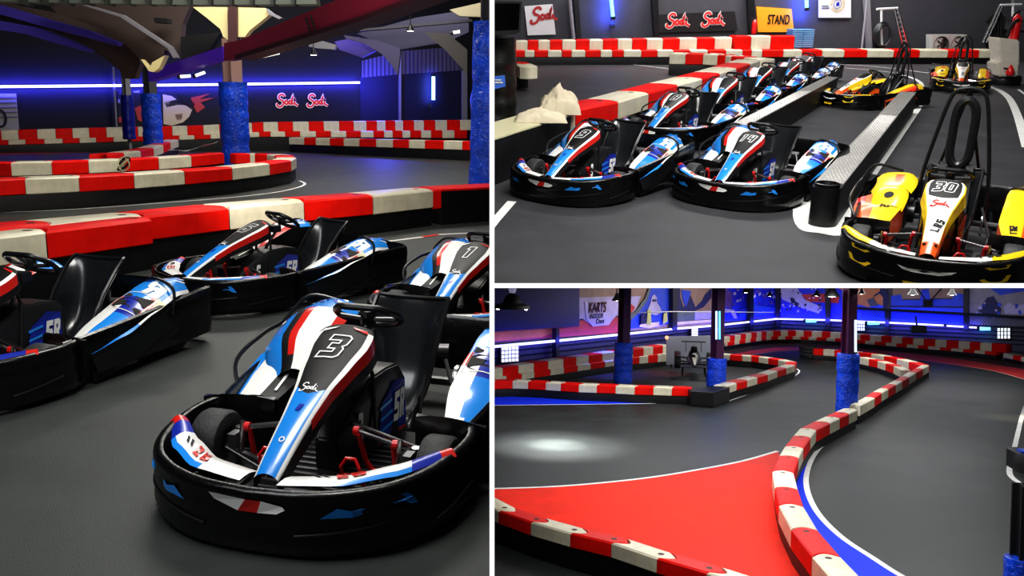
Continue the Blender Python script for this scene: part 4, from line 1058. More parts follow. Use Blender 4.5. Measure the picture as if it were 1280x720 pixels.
strip(gc([(620, 113), (640, 107.5), (652, 102), (658, 98.5), (655, 96.6), (645, 96)]), .07, PAINTW, 'trim_10')
bl, tp_ = padded_column(596, 644, 172, 46, 'black wrapped column with a blue sticker at the end of the barrier', DSTEEL, 4, None, 5, mat('black_wrap', (30, 31, 28), .35, ns=.5, bump=.8, bscale=9), flare=.12)
fp_, fq_ = bl-S.fwd*0-V((0, .62, 0)), bl-V((0, .62, 0))+S.rt
st_ = slab([(615, 96), (631, 94), (632, 108), (616, 112)], fp_+V((0, .15, 0)), fq_+V((0, .15, 0)), mat('sticker_blue', (70, 120, 220), .5), .01, 'round_sticker'); tag(st_, 'blue sticker on the black column', 'sticker')
F_ = wallF(fp_+V((0, .15, 0)), fq_+V((0, .15, 0)), 619, 104, 1, .015); mb = MB(); mb.fill([[(0, 0), (.1, 0), (.1, .02), (0, .02)]], F_, WHT); mb.fill([[(0, .035), (.08, .035), (.08, .05), (0, .05)]], F_, WHT); mb.build('print', st_, 0)
tv = empty('television'); mb = MB(); slab([(596, 1), (652.5, 2), (650.5, 39), (645, 43), (596, 44)], fp_, fq_, BLKM, .07, mb=mb); mb.build('casing', tv, 0)
mb = MB(); slab([(598, 4), (650, 4.5), (648, 37), (598, 39)], fp_, fq_, mat('screen_black', (4, 4, 6), .12), .01, mb=mb, front=.006); mb.build('screen', tv, 0)
mb = MB(); q_ = S.w(640, 20, fp_, fq_); mb.tube([q_+V((-.1, .07, 0)), q_+V((-.25, .5, 0))], .03, BLK2); mb.build('wall_bracket', tv); tag(tv, 'flat black television on a bracket on the black column', 'television')
# floor lines
for q, (l, w_) in enumerate([([(653, 76.5), (720, 77.2), (780, 80), (830, 85.5), (862, 92), (878, 98.5)], .05), ([(1012, 79), (1060, 81), (1110, 85), (1168, 92.5)], .05), ([(1000, 83), (1030, 83.5), (1080, 87), (1118, 91)], .04), ([(1022, 85), (1038, 88.5), (1047, 93)], .06),
     ([(1125, 93.5), (1140, 97.5), (1150, 103), (1153, 109)], .09), ([(1235, 108), (1250, 114), (1262, 124), (1272, 145), (1284, 185)], .13), ([(985, 150.5), (1004, 138.5), (1026, 125)], .09), ([(1090, 218), (1117, 180), (1151, 130.5), (1149, 127)], .10), ([(600, 300), (619, 276), (640, 252)], .09), ([(1273, 112), (1290, 125)], .05)]):
    strip(gc(l) if len(l) > 3 else gp(l), w_, PAINTW, 'trim_%d' % (20+q))
mb = MB(); paint(gc([(1000, 226), (991, 262), (998, 285), (1022, 291), (1058, 290), (1062, 240), (1040, 215)], 4), PAINTW, 'trim_31')
paint(gp([(856, 82), (878, 84.5), (905, 85), (895, 92), (880, 97), (868, 92)]), mat('floor_red', (176, 48, 44), .55), 'trim_32')
# aluminium topped pit rails
ALU = mat('aluminium_tread', (172, 170, 166), .42, metal=.55, ns=.1, nscale=4)
ALB = mat('aluminium_blue_sheen', (160, 160, 190), .38, metal=.4)
def rail(nl, fl, nr, fr_, label, z=.36, roundend=True):
    A, B, C_, D = up(S.g(*nl, z), 0), up(S.g(*fl, z), 0), up(S.g(*nr, z), 0), up(S.g(*fr_, z), 0)
    c0, c1 = (A+C_)/2, (B+D)/2; t = (c1-c0).normalized(); n = V((-t.y, t.x, 0)); w = ((C_-A).length*abs(((C_-A).normalized()).dot(n)) + (D-B).length*abs(((D-B).normalized()).dot(n)))/4
    root = empty('pit_rail'); L = (c1-c0).length
    def pt(a, b, zz): return c0+t*a+n*b+V((0, 0, zz))
    out = [(L, -w), (L, w)]+[(-w*math.sin(k*math.pi/12), w*math.cos(k*math.pi/12)) for k in range(13)]
    mb = MB(); mb.grid([[pt(a, b, 0.0) for a, b in out], [pt(a, b, z-.015) for a, b in out]], mat('rail_rubber', (16, 16, 17), .45, ns=.6, nscale=5, bump=.5, bscale=9), cv=True); mb.add([pt(a, b, z-.015) for a, b in out], [tuple(range(len(out)))], BBASE); mb.build('rubber_body', root, 40)
    mb = MB(); mb.hexa([pt(.12, -w, z-.015), pt(L, -w, z-.015), pt(L, w, z-.015), pt(.12, w, z-.015), pt(.12, -w, z), pt(L, -w, z), pt(L, w, z), pt(.12, w, z)], ALU); pl = mb.build('tread_plate', root, 0)
    mb = MB(); nr_ = 7
    for i in range(nr_):
        b0 = -w*.9+1.8*w*i/(nr_-1); mb.hexa([pt(L*.62, b0-.012, z), pt(L, b0-.012, z), pt(L, b0+.012, z), pt(L*.62, b0+.012, z), pt(L*.62, b0-.008, z+.007), pt(L, b0-.008, z+.007), pt(L, b0+.008, z+.007), pt(L*.62, b0+.008, z+.007)], ALU)
    n_st = int(L*.60/.07)
    for i in range(n_st):
        for j in range(6):
            p = pt(.16+i*.07, -w*.85+1.7*w*(j+.5*(i % 2))/6, z); mb.add([p+V((.022, 0, 0)), p+V((0, .012, .0)), p+V((-.022, 0, 0)), p+V((0, -.012, 0)), p+V((0, 0, .007))], [(0, 1, 4), (1, 2, 4), (2, 3, 4), (3, 0, 4)], ALU)
    o_ = mb.build('raised_tread', pl, 0)
    if roundend:
        mb = MB(); mb.lathe([(w*.92, z-.02), (w*.9, z+.015), (w*.78, z+.02), (w*.72, z), (w*.5, z-.01), (w*.48, z+.004), (w*.36, z+.004), (w*.34, z-.02), (.001, z-.03)], BLK, tuple(c0), 'z', 28); mb.build('end_disc', root, 40)
    return tag(root, label, 'pit rail')
rail((1012, 232), (1126, 115), (1056, 230), (1145, 115), 'aluminium topped rubber rail with a round black end, nearest the yellow kart')
rail((905, 157.5), (1034, 96.7), (938, 157), (1046, 96.3), 'aluminium topped rubber rail running beside the row of blue karts', roundend=False)
# things along the wall
def hang(name, px, py, front=.6): return S.w(px, py, WP2, WQ2)-nb*front
BC = mat('crate_blue', (62, 128, 200), .5)
yz = 61.5
for q, (x0, x1) in enumerate(((991, 1004.5), (1005, 1018))):
    a, b = S.w(x0, 61.5, BP_, BQ_), S.w(x1, 61.5, BP_, BQ_); tz = S.w(x0, 36.5, BP_, BQ_).z; n = 9; zb_ = .5
    for k in range(n):
        z0 = .42+(tz-.42)*k/n; z1 = .42+(tz-.42)*(k+1)/n-.012; W_ = (b-a).length*.97
        r_ = empty('plastic_crate'); mb = MB(); mb.hexa([V((0, 0, 0)), V((W_, 0, 0)), V((W_, .4, 0)), V((0, .4, 0)), V((-.005, 0, z1-z0)), V((W_+.005, 0, z1-z0)), V((W_+.005, .4, z1-z0)), V((-.005, .4, z1-z0))], BC); mb.build('tray', r_, 0)
        mb = MB(); mb.box((W_/2, -.004, (z1-z0)*.8), (W_*1.02, .012, .018), mat('crate_pale', (150, 196, 226), .5)); mb.build('rim', r_, 0)
        tag(r_, '%s blue crate from the bottom in the %s stack beside the orange board' % (ORD[k], 'left' if q == 0 else 'right'), 'crate', 'blue crates stacked by the wall', loc=up(a, z0)+nb*.1, R=Matrix(((eb.x, nb.x, 0, 0), (eb.y, nb.y, 0, 0), (0, 0, 1, 0), (0, 0, 0, 1))))
def extinguisher(P, h, label):
    r_ = empty('fire_extinguisher'); k = h
    mb = MB(); mb.lathe([(.001, 0), (.15*k, 0), (.16*k, .03*k), (.16*k, .66*k), (.13*k, .76*k), (.05*k, .82*k), (.04*k, .86*k), (.001, .86*k)], mat('extinguisher_red', (204, 26, 30), .3, coat=.4)); mb.build('cylinder', r_)
    mb = MB(); mb.box((0, 0, .9*k), (.1*k, .06*k, .08*k), BLKM); mb.box((.05*k, 0, .97*k), (.2*k, .04*k, .03*k), BLKM, R=Matrix.Rotation(-.3, 3, 'Y')); mb.build('valve', r_, 0)
    mb = MB(); mb.tube(catmull([V((0, 0, .9*k)), V((-.16*k, -.05*k, .85*k)), V((-.22*k, -.06*k, .6*k)), V((-.19*k, -.06*k, .3*k))], 5), .02*k, BLK2); mb.build('hose', r_)
    return tag(r_, label, 'extinguisher', loc=P)
extinguisher(hang('e', 938.5, 42, .2), .46, 'small red fire extinguisher on the wall left of the orange board')
# ladder frames
def ladder(a0, a1, b0, b1, label, posts=()):
    r_ = empty('metal_frame'); fr2 = .5
    P = [S.w(x, y, WP2, WQ2)-nb*fr2 for x, y in (a0, a1, b0, b1)]
    for p, q in ((P[0], P[1]), (P[2], P[3])): mb = MB(); mb.tube([p, q], .035, STEEL); mb.build('rail', r_)
    mb = MB()
    for k in range(1, 9): t = k/9; mb.tube([P[0].lerp(P[1], t), P[2].lerp(P[3], t)], .018, GREY, 6)
    mb.build('rungs', r_)
    for (x0, y0, x1, y1) in posts: mb = MB(); mb.tube([S.w(x0, y0, WP2, WQ2)-nb*fr2, S.w(x1, y1, WP2, WQ2)-nb*fr2], .035, mat('frame_white', (196, 196, 196), .4)); mb.build('post', r_)
    return tag(r_, label, 'metal frame')
ladder((1106, 10), (1118, 61), (1110, 9.5), (1124, 61), 'slanted white ladder frame beside the coiled hose', ((1084, 11, 1110, 9.5), (1090, 12, 1091, 60)))
ladder((1236, 6), (1215, 52), (1239, 6), (1219, 52), 'slanted white ladder frame behind the distant yellow kart', ((1236, 6, 1262, 5), (1252, 6, 1250, 60)))
mb = MB()
for k in range(5):
    c_ = S.w(1089, 43, WP2, WQ2)-nb*(.55+.04*k); mb.tube([c_+eb*(.25-.014*k)*math.cos(a*.3142+k)+V((0, 0, (.36-.02*k)*math.sin(a*.3142+k))) for a in range(20)], .022, BLK2, 6, closed=True)
tag(mb.build('coiled_hose'), 'coil of black hose hanging on the wall', 'hose')
mb = MB()
for k in range(7):
    mb.tube(catmull([S.w(1222+k*4.5, 12+abs(3-k)*4, WP2, WQ2)-nb*.42, S.w(1226+k*3.2, 30, WP2, WQ2)-nb*.42, S.w(1220+k*5, 46, WP2, WQ2)-nb*.42, S.w(1224+k*4, 58, WP2, WQ2)-nb*.42], 4), .045, BLKM, 6)
tag(mb.build('hanging_cables'), 'bundle of black cables hanging between the slanted frame posts', 'cables')
mb = MB(); c_ = S.w(1246, 31, WP2, WQ2)-nb*.7; mb.box((0, 0, 0), (.34, .2, .26), DSTEEL); mb.tube([(-.3, -.1, .15), (0, -.1, .3), (.25, -.1, .1)], .03, STEEL); mb.tube([(-.35, -.1, -.1), (.3, -.1, -.15)], .03, BLK2); tag(mb.build('wall_machine', None, 0), 'grey tool machine mounted between the frame posts', 'machine', loc=c_)
# speaker pair
for q, (x0, x1, cx) in enumerate(((1150, 1171, 1160.5), (1171.5, 1193, 1182))):
    r_ = empty('round_fan_box'); mb = MB(); slab([(x0, 42), (x1, 42), (x1, 62), (x0, 62)], WP2, WQ2, mat('fan_box_grey', (168, 168, 164), .5), .3, mb=mb, front=.6); mb.build('box', r_, 0)
    c_ = S.w(cx, 53, WP2, WQ2)-nb*.62; mb = MB(); mb.lathe([(.001, .03), (.15, .03), (.19, .0), (.205, -.02), (.205, .03)], BLKM, (0, 0, 0), 'y', 24)
    o_ = mb.build('fan_opening', r_); o_.matrix_parent_inverse = Matrix.Identity(4); o_.location = c_
    mb = MB(); 
    for k in range(5): a = k*1.2566; mb.tube([V((0, -.0, 0)), V((.14*math.cos(a), 0, .14*math.sin(a)))], [.015, .02], BLK2, 6)
    o_ = mb.build('blades', r_); o_.location = c_
    tag(r_, 'square grey box with a round black fan opening, %s of the pair on the barrier' % ('left' if q == 0 else 'right'), 'fan')
# fuel cabinet with extinguisher
cb, cq = S.g(1262, 108), None; P_, Q_ = up(cb, 0), up(cb, 0)+S.rt
r_ = empty('fuel_cabinet'); mb = MB(); slab([(1249, 47), (1275, 50), (1275, 83), (1252, 82)], P_, Q_, mat('tank_white', (206, 200, 186), .5, ns=.08), .5, mb=mb); mb.build('upper_tank', r_, 0, bevel=.03)
mb = MB(); slab([(1247, 78), (1274, 79), (1273, 96), (1249, 96)], P_, Q_, MATS['tank_white'], .5, mb=mb); mb.build('lower_tank', r_, 0, bevel=.03)
mb = MB(); mb.lathe([(.001, 0), (.34, 0), (.36, .05), (.36, .16), (.33, .20), (.001, .20)], BLK2, tuple(S.g(1262, 107)+V((0, .3, 0))), 'z', 26); mb.build('black_plinth', r_)
tag(r_, 'white plastic fuel cabinet on a round black plinth by the wall', 'cabinet')
extinguisher(S.w(1273, 50, P_, Q_)+V((0, .2, 0)), .62, 'large red fire extinguisher on top of the white cabinet')
mb = MB(); p_ = S.w(1259, 92, P_, Q_)-V((0, .1, 0)); mb.lathe([(.001, 0), (.07, .0), (.09, .06), (.06, .14), (.02, .2), (.001, .22)], REDM, (0, 0, -.02)); mb.tube([(0, 0, .1), (-.15, 0, .12)], .02, BLKM); tag(mb.build('funnel'), 'small red funnel at the foot of the white cabinet', 'funnel', loc=p_)
mb = MB(); q0 = S.w(1262, 47, P_, Q_); mb.tube(catmull([q0+V((0, .1, .02)), q0+V((.03, .1, .2)), q0+V((.1, .1, .32)), q0+V((.2, .12, .36))], 5), .035, BLKM); tag(mb.build('fuel_hose'), 'thick black hose rising from the cabinet top', 'hose')
# karts
kart('blue', 'kart number 9, first in the row by the barrier', '9', .93, 9.15, -2.244, tilt=(0, .04), z=.02, scale=.98)
kart('blue', 'kart number 14 parked alone between the two rows', '14', 2.55, 9.02, -2.242, tilt=(0, .04), z=.02, scale=.97)
kart('yellow', 'yellow and white kart number 30 with a roll hoop, in the foreground', '30', 3.36, 6.68, -2.097, tilt=(0, .03), z=.015)
kart('blue', 'blue kart directly behind kart number 9', '8', 2.377, 12.204, -2.249)
kart('blue', 'third blue kart in the row by the barrier', '', 3.60, 14.66, -2.155, scale=.97)
kart('blue', 'fourth blue kart in the row by the barrier', '', 4.80, 17.0, -2.152, scale=.93)
for (px, py, lb) in ((993, 73, 'fifth blue kart in the row, near the rail end'), (1008, 66.5, 'farthest blue kart, partly hidden at the end of the row')):
    p = S.g(px, py, .62); kart('blue', lb, '', p.x-.2*math.cos(-2.2), p.y-.2*math.sin(-2.2), -2.2, scale=.88)
kart('yellow', 'yellow kart with a roll hoop seen from its side between the rails', '', 6.42, 16.0, -2.8, scale=.88)
kart('yellow', 'distant yellow kart with a roll hoop facing the camera near the cabinet', '', 9.35, 18.9, -2.0, scale=.86)
area('pit_key', (2.5, 6.5, 5.0), (2.2, 9, 0), 3, 2, 420, (1, .99, .97))
area('pit_mid', (4, 14, 5.5), (5, 16, 0), 4, 2.5, 520, (1, .98, .96))
area('pit_far', (7, 24, 5.5), (8, 27, 0), 8, 2, 900, (1, .98, .96))
area('pit_wall_fill', (2, 22, 4.5), (4, 31, 1), 8, 1, 260, (.9, .92, 1))
# ================================================================== HALL C (lower right): track seen from above
S = VC
FLC = mat('track_floor', (40, 44, 43), .5, ns=.35, nscale=.7, bump=.2, bscale=100, rv=.1, spec=.3)
mb = MB(); mb.hexa([V((-4, 6, -.1)), V((45, 6, -.1)), V((45, 75, -.1)), V((-4, 75, -.1)), V((-4, 6, 0)), V((45, 6, 0)), V((45, 75, 0)), V((-4, 75, 0))], FLC); struct(mb.build('floor_track_hall', None, 0))
L0, LC, R1 = up(S.g(618, 468), 0), up(S.g(968, 421.5), 0), up(S.g(1285, 440), 0)
CLD = mat('track_wall_cladding', (52, 52, 74), .55, ns=.15)
el, er = (LC-L0).normalized(), (R1-LC).normalized()
wall(L0-el*4, LC, 0, 4.2, CLD, 'wall_left_track'); wall(LC, R1+er*10, 0, 4.2, CLD, 'wall_right_track')
nl = V((-el.y, el.x, 0)); nr = V((-er.y, er.x, 0))
if nl.dot(L0-S.o) < 0: nl = -nl
if nr.dot(LC-S.o) < 0: nr = -nr
# cladding ridges below the light strip
mb = MB(); RID = mat('cladding_ridge', (36, 36, 56), .5)
for k in range(6):
    z = .35+k*.22; mb.hexa([L0-nl*.03+V((0, 0, z)), LC-nl*.03+V((0, 0, z)), LC+V((0, 0, z)), L0+V((0, 0, z)), L0-nl*.05+V((0, 0, z+.05)), LC-nl*.05+V((0, 0, z+.05)), LC+V((0, 0, z+.07)), L0+V((0, 0, z+.07))], RID)
    mb.hexa([LC-nr*.03+V((0, 0, z)), R1-nr*.03+V((0, 0, z)), R1+V((0, 0, z)), LC+V((0, 0, z)), LC-nr*.05+V((0, 0, z+.05)), R1-nr*.05+V((0, 0, z+.05)), R1+V((0, 0, z+.07)), LC+V((0, 0, z+.07))], RID)
struct(mb.build('trim_40', None, 0))
# painted mural, panel by panel
M_ = lambda n, c: mat('paint_'+n, c, .6, ns=.18, nscale=1.5)
cB, cDB, cO, cR, cLi, cT, cG, cCr, cP, cVB = M_('blue', (34, 70, 210)), M_('navy', (14, 18, 84)), M_('orange', (226, 120, 60)), M_('red', (190, 50, 60)), M_('lilac', (176, 168, 214)), M_('tan', (150, 124, 110)), M_('green_grey', (96, 108, 112)), M_('cream', (226, 206, 170)), M_('violet', (96, 66, 150)), M_('vivid_blue', (26, 40, 226))
def mural(label, left, polys, extra=None):
    P, Q = (L0, LC) if left else (LC, R1); r = empty('mural_panel')
    for i, (nm, m, pts) in enumerate(polys):
        mb = MB(); slab(pts, P, Q, m, .02, mb=mb, front=.05+.018*i); mb.build(nm, r, 0)
    if extra: extra(r, P, Q, .06+.018*len(polys))
    return tag(r, label, 'mural')
tag(slab([(610, 350), (718, 350), (718, 407.5), (610, 414)], L0, LC, M_('panel_navy', (8, 14, 128)), .05, 'blue_wall_panel', front=.25), 'large dark blue panel covering the left of the painted wall', 'panel')
def karts_text(r, P, Q, f):
    for t, x, y, h, wk, m in (('KARTS', 731.5, 391.3, .44, .74, M_('maroon', (92, 16, 50))), ('INDOOR', 733, 398.2, .2, .95, cDB), ('Chers', 741, 404.5, .2, .95, cDB)):
        mb = MB(); F = wallF(P, Q, x, y, 1, f); text(mb, t, lambda a, b: F(a+b*.15, b), 0, 0, h, m, wk, bold=.05); mb.build('lettering', r, 0)
mural('painted wall mural with KARTS INDOOR lettering beside the dark blue panel', True, [
 ('ground', cR, [(610, 408), (718, 401), (776, 396), (776, 415.5), (610, 428)]), ('orange_band', cO, [(610, 412), (680, 407), (700, 412), (676, 421), (610, 427)]), ('lilac_field', cLi, [(718, 371), (776, 369), (776, 396), (760, 392), (752, 404), (740, 408), (726, 398), (718, 400)]), ('top_band', cT, [(718, 350), (776, 350), (776, 370), (718, 372)]), ('badge', M_('badge_lilac', (190, 180, 226)), [(728, 377), (770, 374), (770, 392), (764, 398), (758, 406), (738, 408), (730, 398)])], karts_text)
mural('painted wall mural of a helmeted driver in a kart on blue', True, [
 ('tan_field', cT, [(776, 350), (838, 350), (838, 410), (776, 414)]), ('lilac_field', cLi, [(776, 371), (800, 370), (790, 394), (776, 398)]), ('red_patch', cR, [(784, 378), (792, 384), (787, 392), (783, 392)]),
 ('blue_disc', cB, [(786, 411), (787, 398), (796, 386), (806, 372), (812, 350), (837, 350), (837, 404)]), ('ring', cG, [(783, 396), (794, 386), (804, 372), (810, 355), (813, 355), (806, 376), (796, 390), (786, 400)]),
 ('driver', cLi, [(812, 370), (815, 368), (818, 372), (818, 378), (822, 384), (824, 390), (817, 394), (809, 392), (807, 386), (810, 379)]), ('helmet_visor', cDB, [(812, 374), (817, 374), (817, 377), (812, 377)]),
 ('kart_nose', cCr, [(795, 408), (798, 403), (812, 403), (820, 402), (820, 407), (806, 410)]), ('left_wheel', M_('wheel_yellow', (196, 196, 110)), [(805, 387), (809, 387), (810, 406), (804, 406)]), ('right_wheel', MATS['paint_wheel_yellow'], [(825, 392), (829, 390), (830, 402), (824, 405)]), ('wheel_shadow', cDB, [(796, 394), (801, 391), (803, 404), (796, 405)])])
mural('painted wall mural with dark blue shapes over a grey green band', True, [
 ('field', cT, [(839, 350), (890, 350), (890, 407), (839, 410)]), ('blue_shapes', cDB, [(841, 350), (848, 350), (849, 372), (853, 384), (857, 380), (858, 366), (862, 370), (868, 384), (876, 376), (880, 368), (888, 360), (888, 372), (878, 384), (864, 390), (842, 388)]), ('pale_patch', cB, [(850, 362), (862, 364), (856, 384), (852, 376)]), ('green_band', cG, [(841, 390), (866, 390), (866, 400), (841, 402)]), ('grey_band', cLi, [(866, 389), (888, 388), (888, 398), (866, 400)]), ('cream_strip', cCr, [(842, 402.5), (889, 399), (889, 402), (842, 406)])])
def specks(x0, x1, y0, y1, n, ms, seed, left=True, s_=2.2):
    def ex(r, P, Q, f):
        rn = random.Random(seed)
        for m in ms:
            mb = MB()
            for k in range(n):
                x, y, a = x0+(x1-x0)*rn.random(), y0+(y1-y0)*rn.random(), s_*(.4+rn.random())
                slab([(x, y), (x+a, y-a*.4), (x+a*1.3, y+a*.6), (x+a*.3, y+a)], P, Q, m, .01, mb=mb, front=f)
            mb.build('painted_flecks', r, 0)
    return ex
mural('blue painted wall mural with violet figures left of the room corner', True, [
 ('field', cVB, [(895, 350), (967, 350), (967, 397), (895, 402.5)]), ('violet_figure', cP, [(900, 364), (906, 360), (914, 366), (913, 386), (899, 382)]), ('lilac_arch', cLi, [(899, 385), (916, 387), (920, 398), (916, 398), (912, 390), (899, 388)]), ('blue_wave', cB, [(922, 388), (940, 381), (966, 384), (966, 392), (922, 397)])], specks(898, 964, 360, 380, 22, (cP, cLi), 3))
mural('blue painted wall mural with a chequered flag and red brush word', False, [
 ('field', cVB, [(969, 350), (1038, 350), (1052, 352), (1066, 366), (1066, 400), (969, 396.5)]), ('red_brush', cR, [(1002, 368), (1030, 367), (1050, 371), (1048, 379), (1010, 377)]), ('orange_corner', cO, [(1000, 350), (1052, 350), (1066, 366), (1040, 358), (1004, 357)]), ('chequer_flag', cLi, [(972, 352), (992, 352), (1006, 374), (1028, 384), (1024, 392), (1000, 384), (978, 374)]), ('flag_centre', cDB, [(988, 372), (1000, 380), (1002, 386), (990, 380)])], specks(972, 1026, 358, 388, 26, (cDB, cLi), 5))
mural('orange painted wall mural of a dark figure waving a flag', False, [
 ('field', M_('orange_tan', (196, 126, 84)), [(1070, 350), (1108, 350), (1108, 386), (1070, 384)]), ('blue_base', cB, [(1070, 380), (1086, 384), (1098, 380), (1108, 384), (1108, 401), (1070, 400)]), ('figure', cDB, [(1101, 358), (1106, 358), (1110, 366), (1111, 374), (1107, 388), (1104, 388), (1104, 372), (1100, 367), (1093, 371), (1092, 370), (1100, 364)]), ('flag', M_('flag_grey', (70, 76, 100)), [(1084, 375), (1092, 372), (1098, 382), (1088, 383)])])
mural('painted wall mural of a blue city skyline on tan', False, [
 ('field', cT, [(1116, 350), (1205, 350), (1205, 372), (1116, 374)]), ('skyline', cB, [(1114, 402), (1114, 370), (1126, 368), (1128, 375), (1150, 375), (1152, 362), (1161, 361), (1163, 374), (1190, 374), (1194, 366), (1205, 368), (1206, 406)]), ('shadow_band', cDB, [(1114, 382), (1206, 383), (1206, 385), (1114, 384)])])
mural('painted wall mural of a pale rider on grey', False, [
 ('field', M_('grey_lilac', (140, 136, 156)), [(1212, 350), (1300, 350), (1300, 409), (1212, 405)]), ('blue_sky', cB, [(1230, 350), (1290, 350), (1280, 364), (1250, 369), (1240, 362)]), ('rider', cDB, [(1234, 372), (1242, 370), (1247, 378), (1252, 386), (1250, 396), (1232, 394), (1222, 388), (1230, 378)]), ('cloud', cLi, [(1255, 384), (1262, 378), (1268, 382), (1282, 380), (1285, 392), (1256, 392)])], specks(1216, 1276, 378, 398, 10, (cLi, cB), 8, s_=3))
# net and bars
mb = MB(); NP_, NQ_ = LC-nr*.5, R1-nr*.5
for k in range(60):
    x = 1074+k*3.6
    mb.tube([S.w(x, 387+(x-1074)*.055, NP_, NQ_), S.w(x+8, 397+(x-1074)*.055, NP_, NQ_)], .012, BLK2, 4); mb.tube([S.w(x+8, 387+(x-1074)*.055, NP_, NQ_), S.w(x, 397+(x-1074)*.055, NP_, NQ_)], .012, BLK2, 4)
tag(mb.build('safety_net', None, 0), 'dark safety net hanging above the light strip on the far wall', 'net', kind='stuff')
mb = MB(); mb.tube([S.w(1060, 384.5, NP_, NQ_), S.w(1290, 397, NP_, NQ_)], .07, BLKM); tag(mb.build('rail_bar'), 'dark horizontal bar above the safety net', 'bar')
mb = MB(); P_, Q_ = L0-nl*3, LC-nl*3; mb.tube([S.w(779, 391.5, P_, Q_), S.w(836, 389.5, P_, Q_), S.w(968, 390.5, P_, Q_), ], .02, GREY); tag(mb.build('tension_cable'), 'thin pale cable stretched across the mural', 'cable')
mb = MB(); mb.tube([S.w(1140, 350, NP_, NQ_), S.w(1160, 380, NP_, NQ_), S.w(1186, 350, NP_, NQ_)], .05, BLKM); mb.box(tuple(S.w(1160, 379, NP_, NQ_)), (.5, .1, .4), BLKM); tag(mb.build('cross_brace', None, 0), 'dark V shaped brace in front of the skyline mural', 'brace')
for q, (x, y0, y1, w, left, lb) in enumerate(((688.5, 410, 455, 4, True, 'dark wall post under the blue panel'), (836, 350, 412, 5.5, True, 'dark wall post right of the kart driver mural'), (933, 350, 412, 4, True, 'dark wall post in the blue mural'), (969, 350, 418, 4.5, True, 'dark post in the room corner'), (1036, 350, 412, 6, False, 'dark wall post right of the red brush word'), (1110, 386, 420, 5, False, 'dark wall post beneath the waving figure'), (1208, 350, 412, 6, False, 'dark wall post left of the pale rider mural'))):
    P, Q, n = (L0, LC, nl) if left else (LC, R1, nr)
    tag(slab([(x-w/2, y0), (x+w/2, y0), (x+w/2, y1), (x-w/2, y1)], P, Q, mat('post_navy', (16, 14, 40), .6), .2, 'wall_post', front=.35), lb, 'post')
ledline([(605, 433.2), (690, 425.5), (777, 417), (840, 410.5), (893, 406.3), (967, 398.3)], L0, LC, .055, 'blue white light strip along the left painted wall', front=.25, e=80, col=(.07, .07, 1))
ledline([(969, 398.3), (1040, 400), (1110, 403), (1180, 406.5)], LC, R1, .05, 'blue white light strip along the far painted wall', front=.25, e=170, col=(.07, .07, 1))
ledline([(1184, 407), (1207, 408.3)], LC, R1, .05, 'short piece of light strip right of the long far one', front=.25, e=200, col=(.07, .07, 1))
ledline([(1212, 408.8), (1238, 410)], LC, R1, .05, 'last piece of light strip before the bright right window', front=.25, e=200, col=(.07, .07, 1))
for (x0, x1, y, lb) in ((1006, 1020, 401.2, 'cyan lamp just under the far light strip'), (1083, 1099, 404, 'bright cyan lamp left of the black wall speaker'), (1223, 1238, 411, 'bright cyan lamp near the right window')):
    a, b = S.w(x0, y, LC-nr*.5, R1-nr*.5), S.w(x1, y, LC-nr*.5, R1-nr*.5); tube_light(a, b, .09, lb, (120, 210, 255), emit=1.6, name='wall_lamp'); point('cyan_wash', (a+b)/2-V((0, 0, .2))-nr*.2, 14, (.05, .35, 1), .1)
# windows
def window(x0, x1, y0, y1, nx, ny, left, label, sk=0):
    P, Q = (L0-nl*.1, LC-nl*.1) if left else (LC-nr*.1, R1-nr*.1); r = empty('bright_window')
    mb = MB()
    for i in range(nx):
        for j in range(ny):
            a, b = x0+(x1-x0)*i/nx, x0+(x1-x0)*(i+.66)/nx; c, d = y0+(y1-y0)*j/ny+sk*i, y0+(y1-y0)*(j+.8)/ny+sk*i
            slab([(a, c), (b, c), (b, d), (a, d)], P, Q, mat('window_glow', (235, 238, 240), .4, emit=.85), .03, mb=mb, front=.1)
    mb.build('panes', r, 0); mb = MB(); slab([(x0-1, y0-1), (x1, y0-1+sk*nx), (x1, y1+sk*nx), (x0-1, y1)], P, Q, BLKM, .03, mb=mb, front=.06); mb.build('window_frame', r, 0)
    return tag(r, label, 'window')
window(625, 647, 434, 453.5, 5, 4, True, 'bright small window with white panes at the far left', -.3)
window(863, 871, 409, 420.5, 3, 4, True, 'bright small window above the white display board')
window(1070, 1082, 402, 414, 4, 3, False, 'bright small window beside the large padded column'); window(1247, 1264, 410, 424, 4, 3, False, 'bright window with white panes at the right end of the far wall')
mb = MB(); q_ = S.w(1147, 411.5, LC-nr*1, R1-nr*1); mb.prism([(-.42, -.2), (.42, -.2), (.3, .25), (-.3, .25)], -.22, .22, BLKM, inset=.08); mb.tube([(0, .1, .2), (0, .3, .7)], .05, BLKM); tag(mb.build('wall_speaker'), 'black angular speaker hanging below the far light strip', 'speaker', loc=q_)
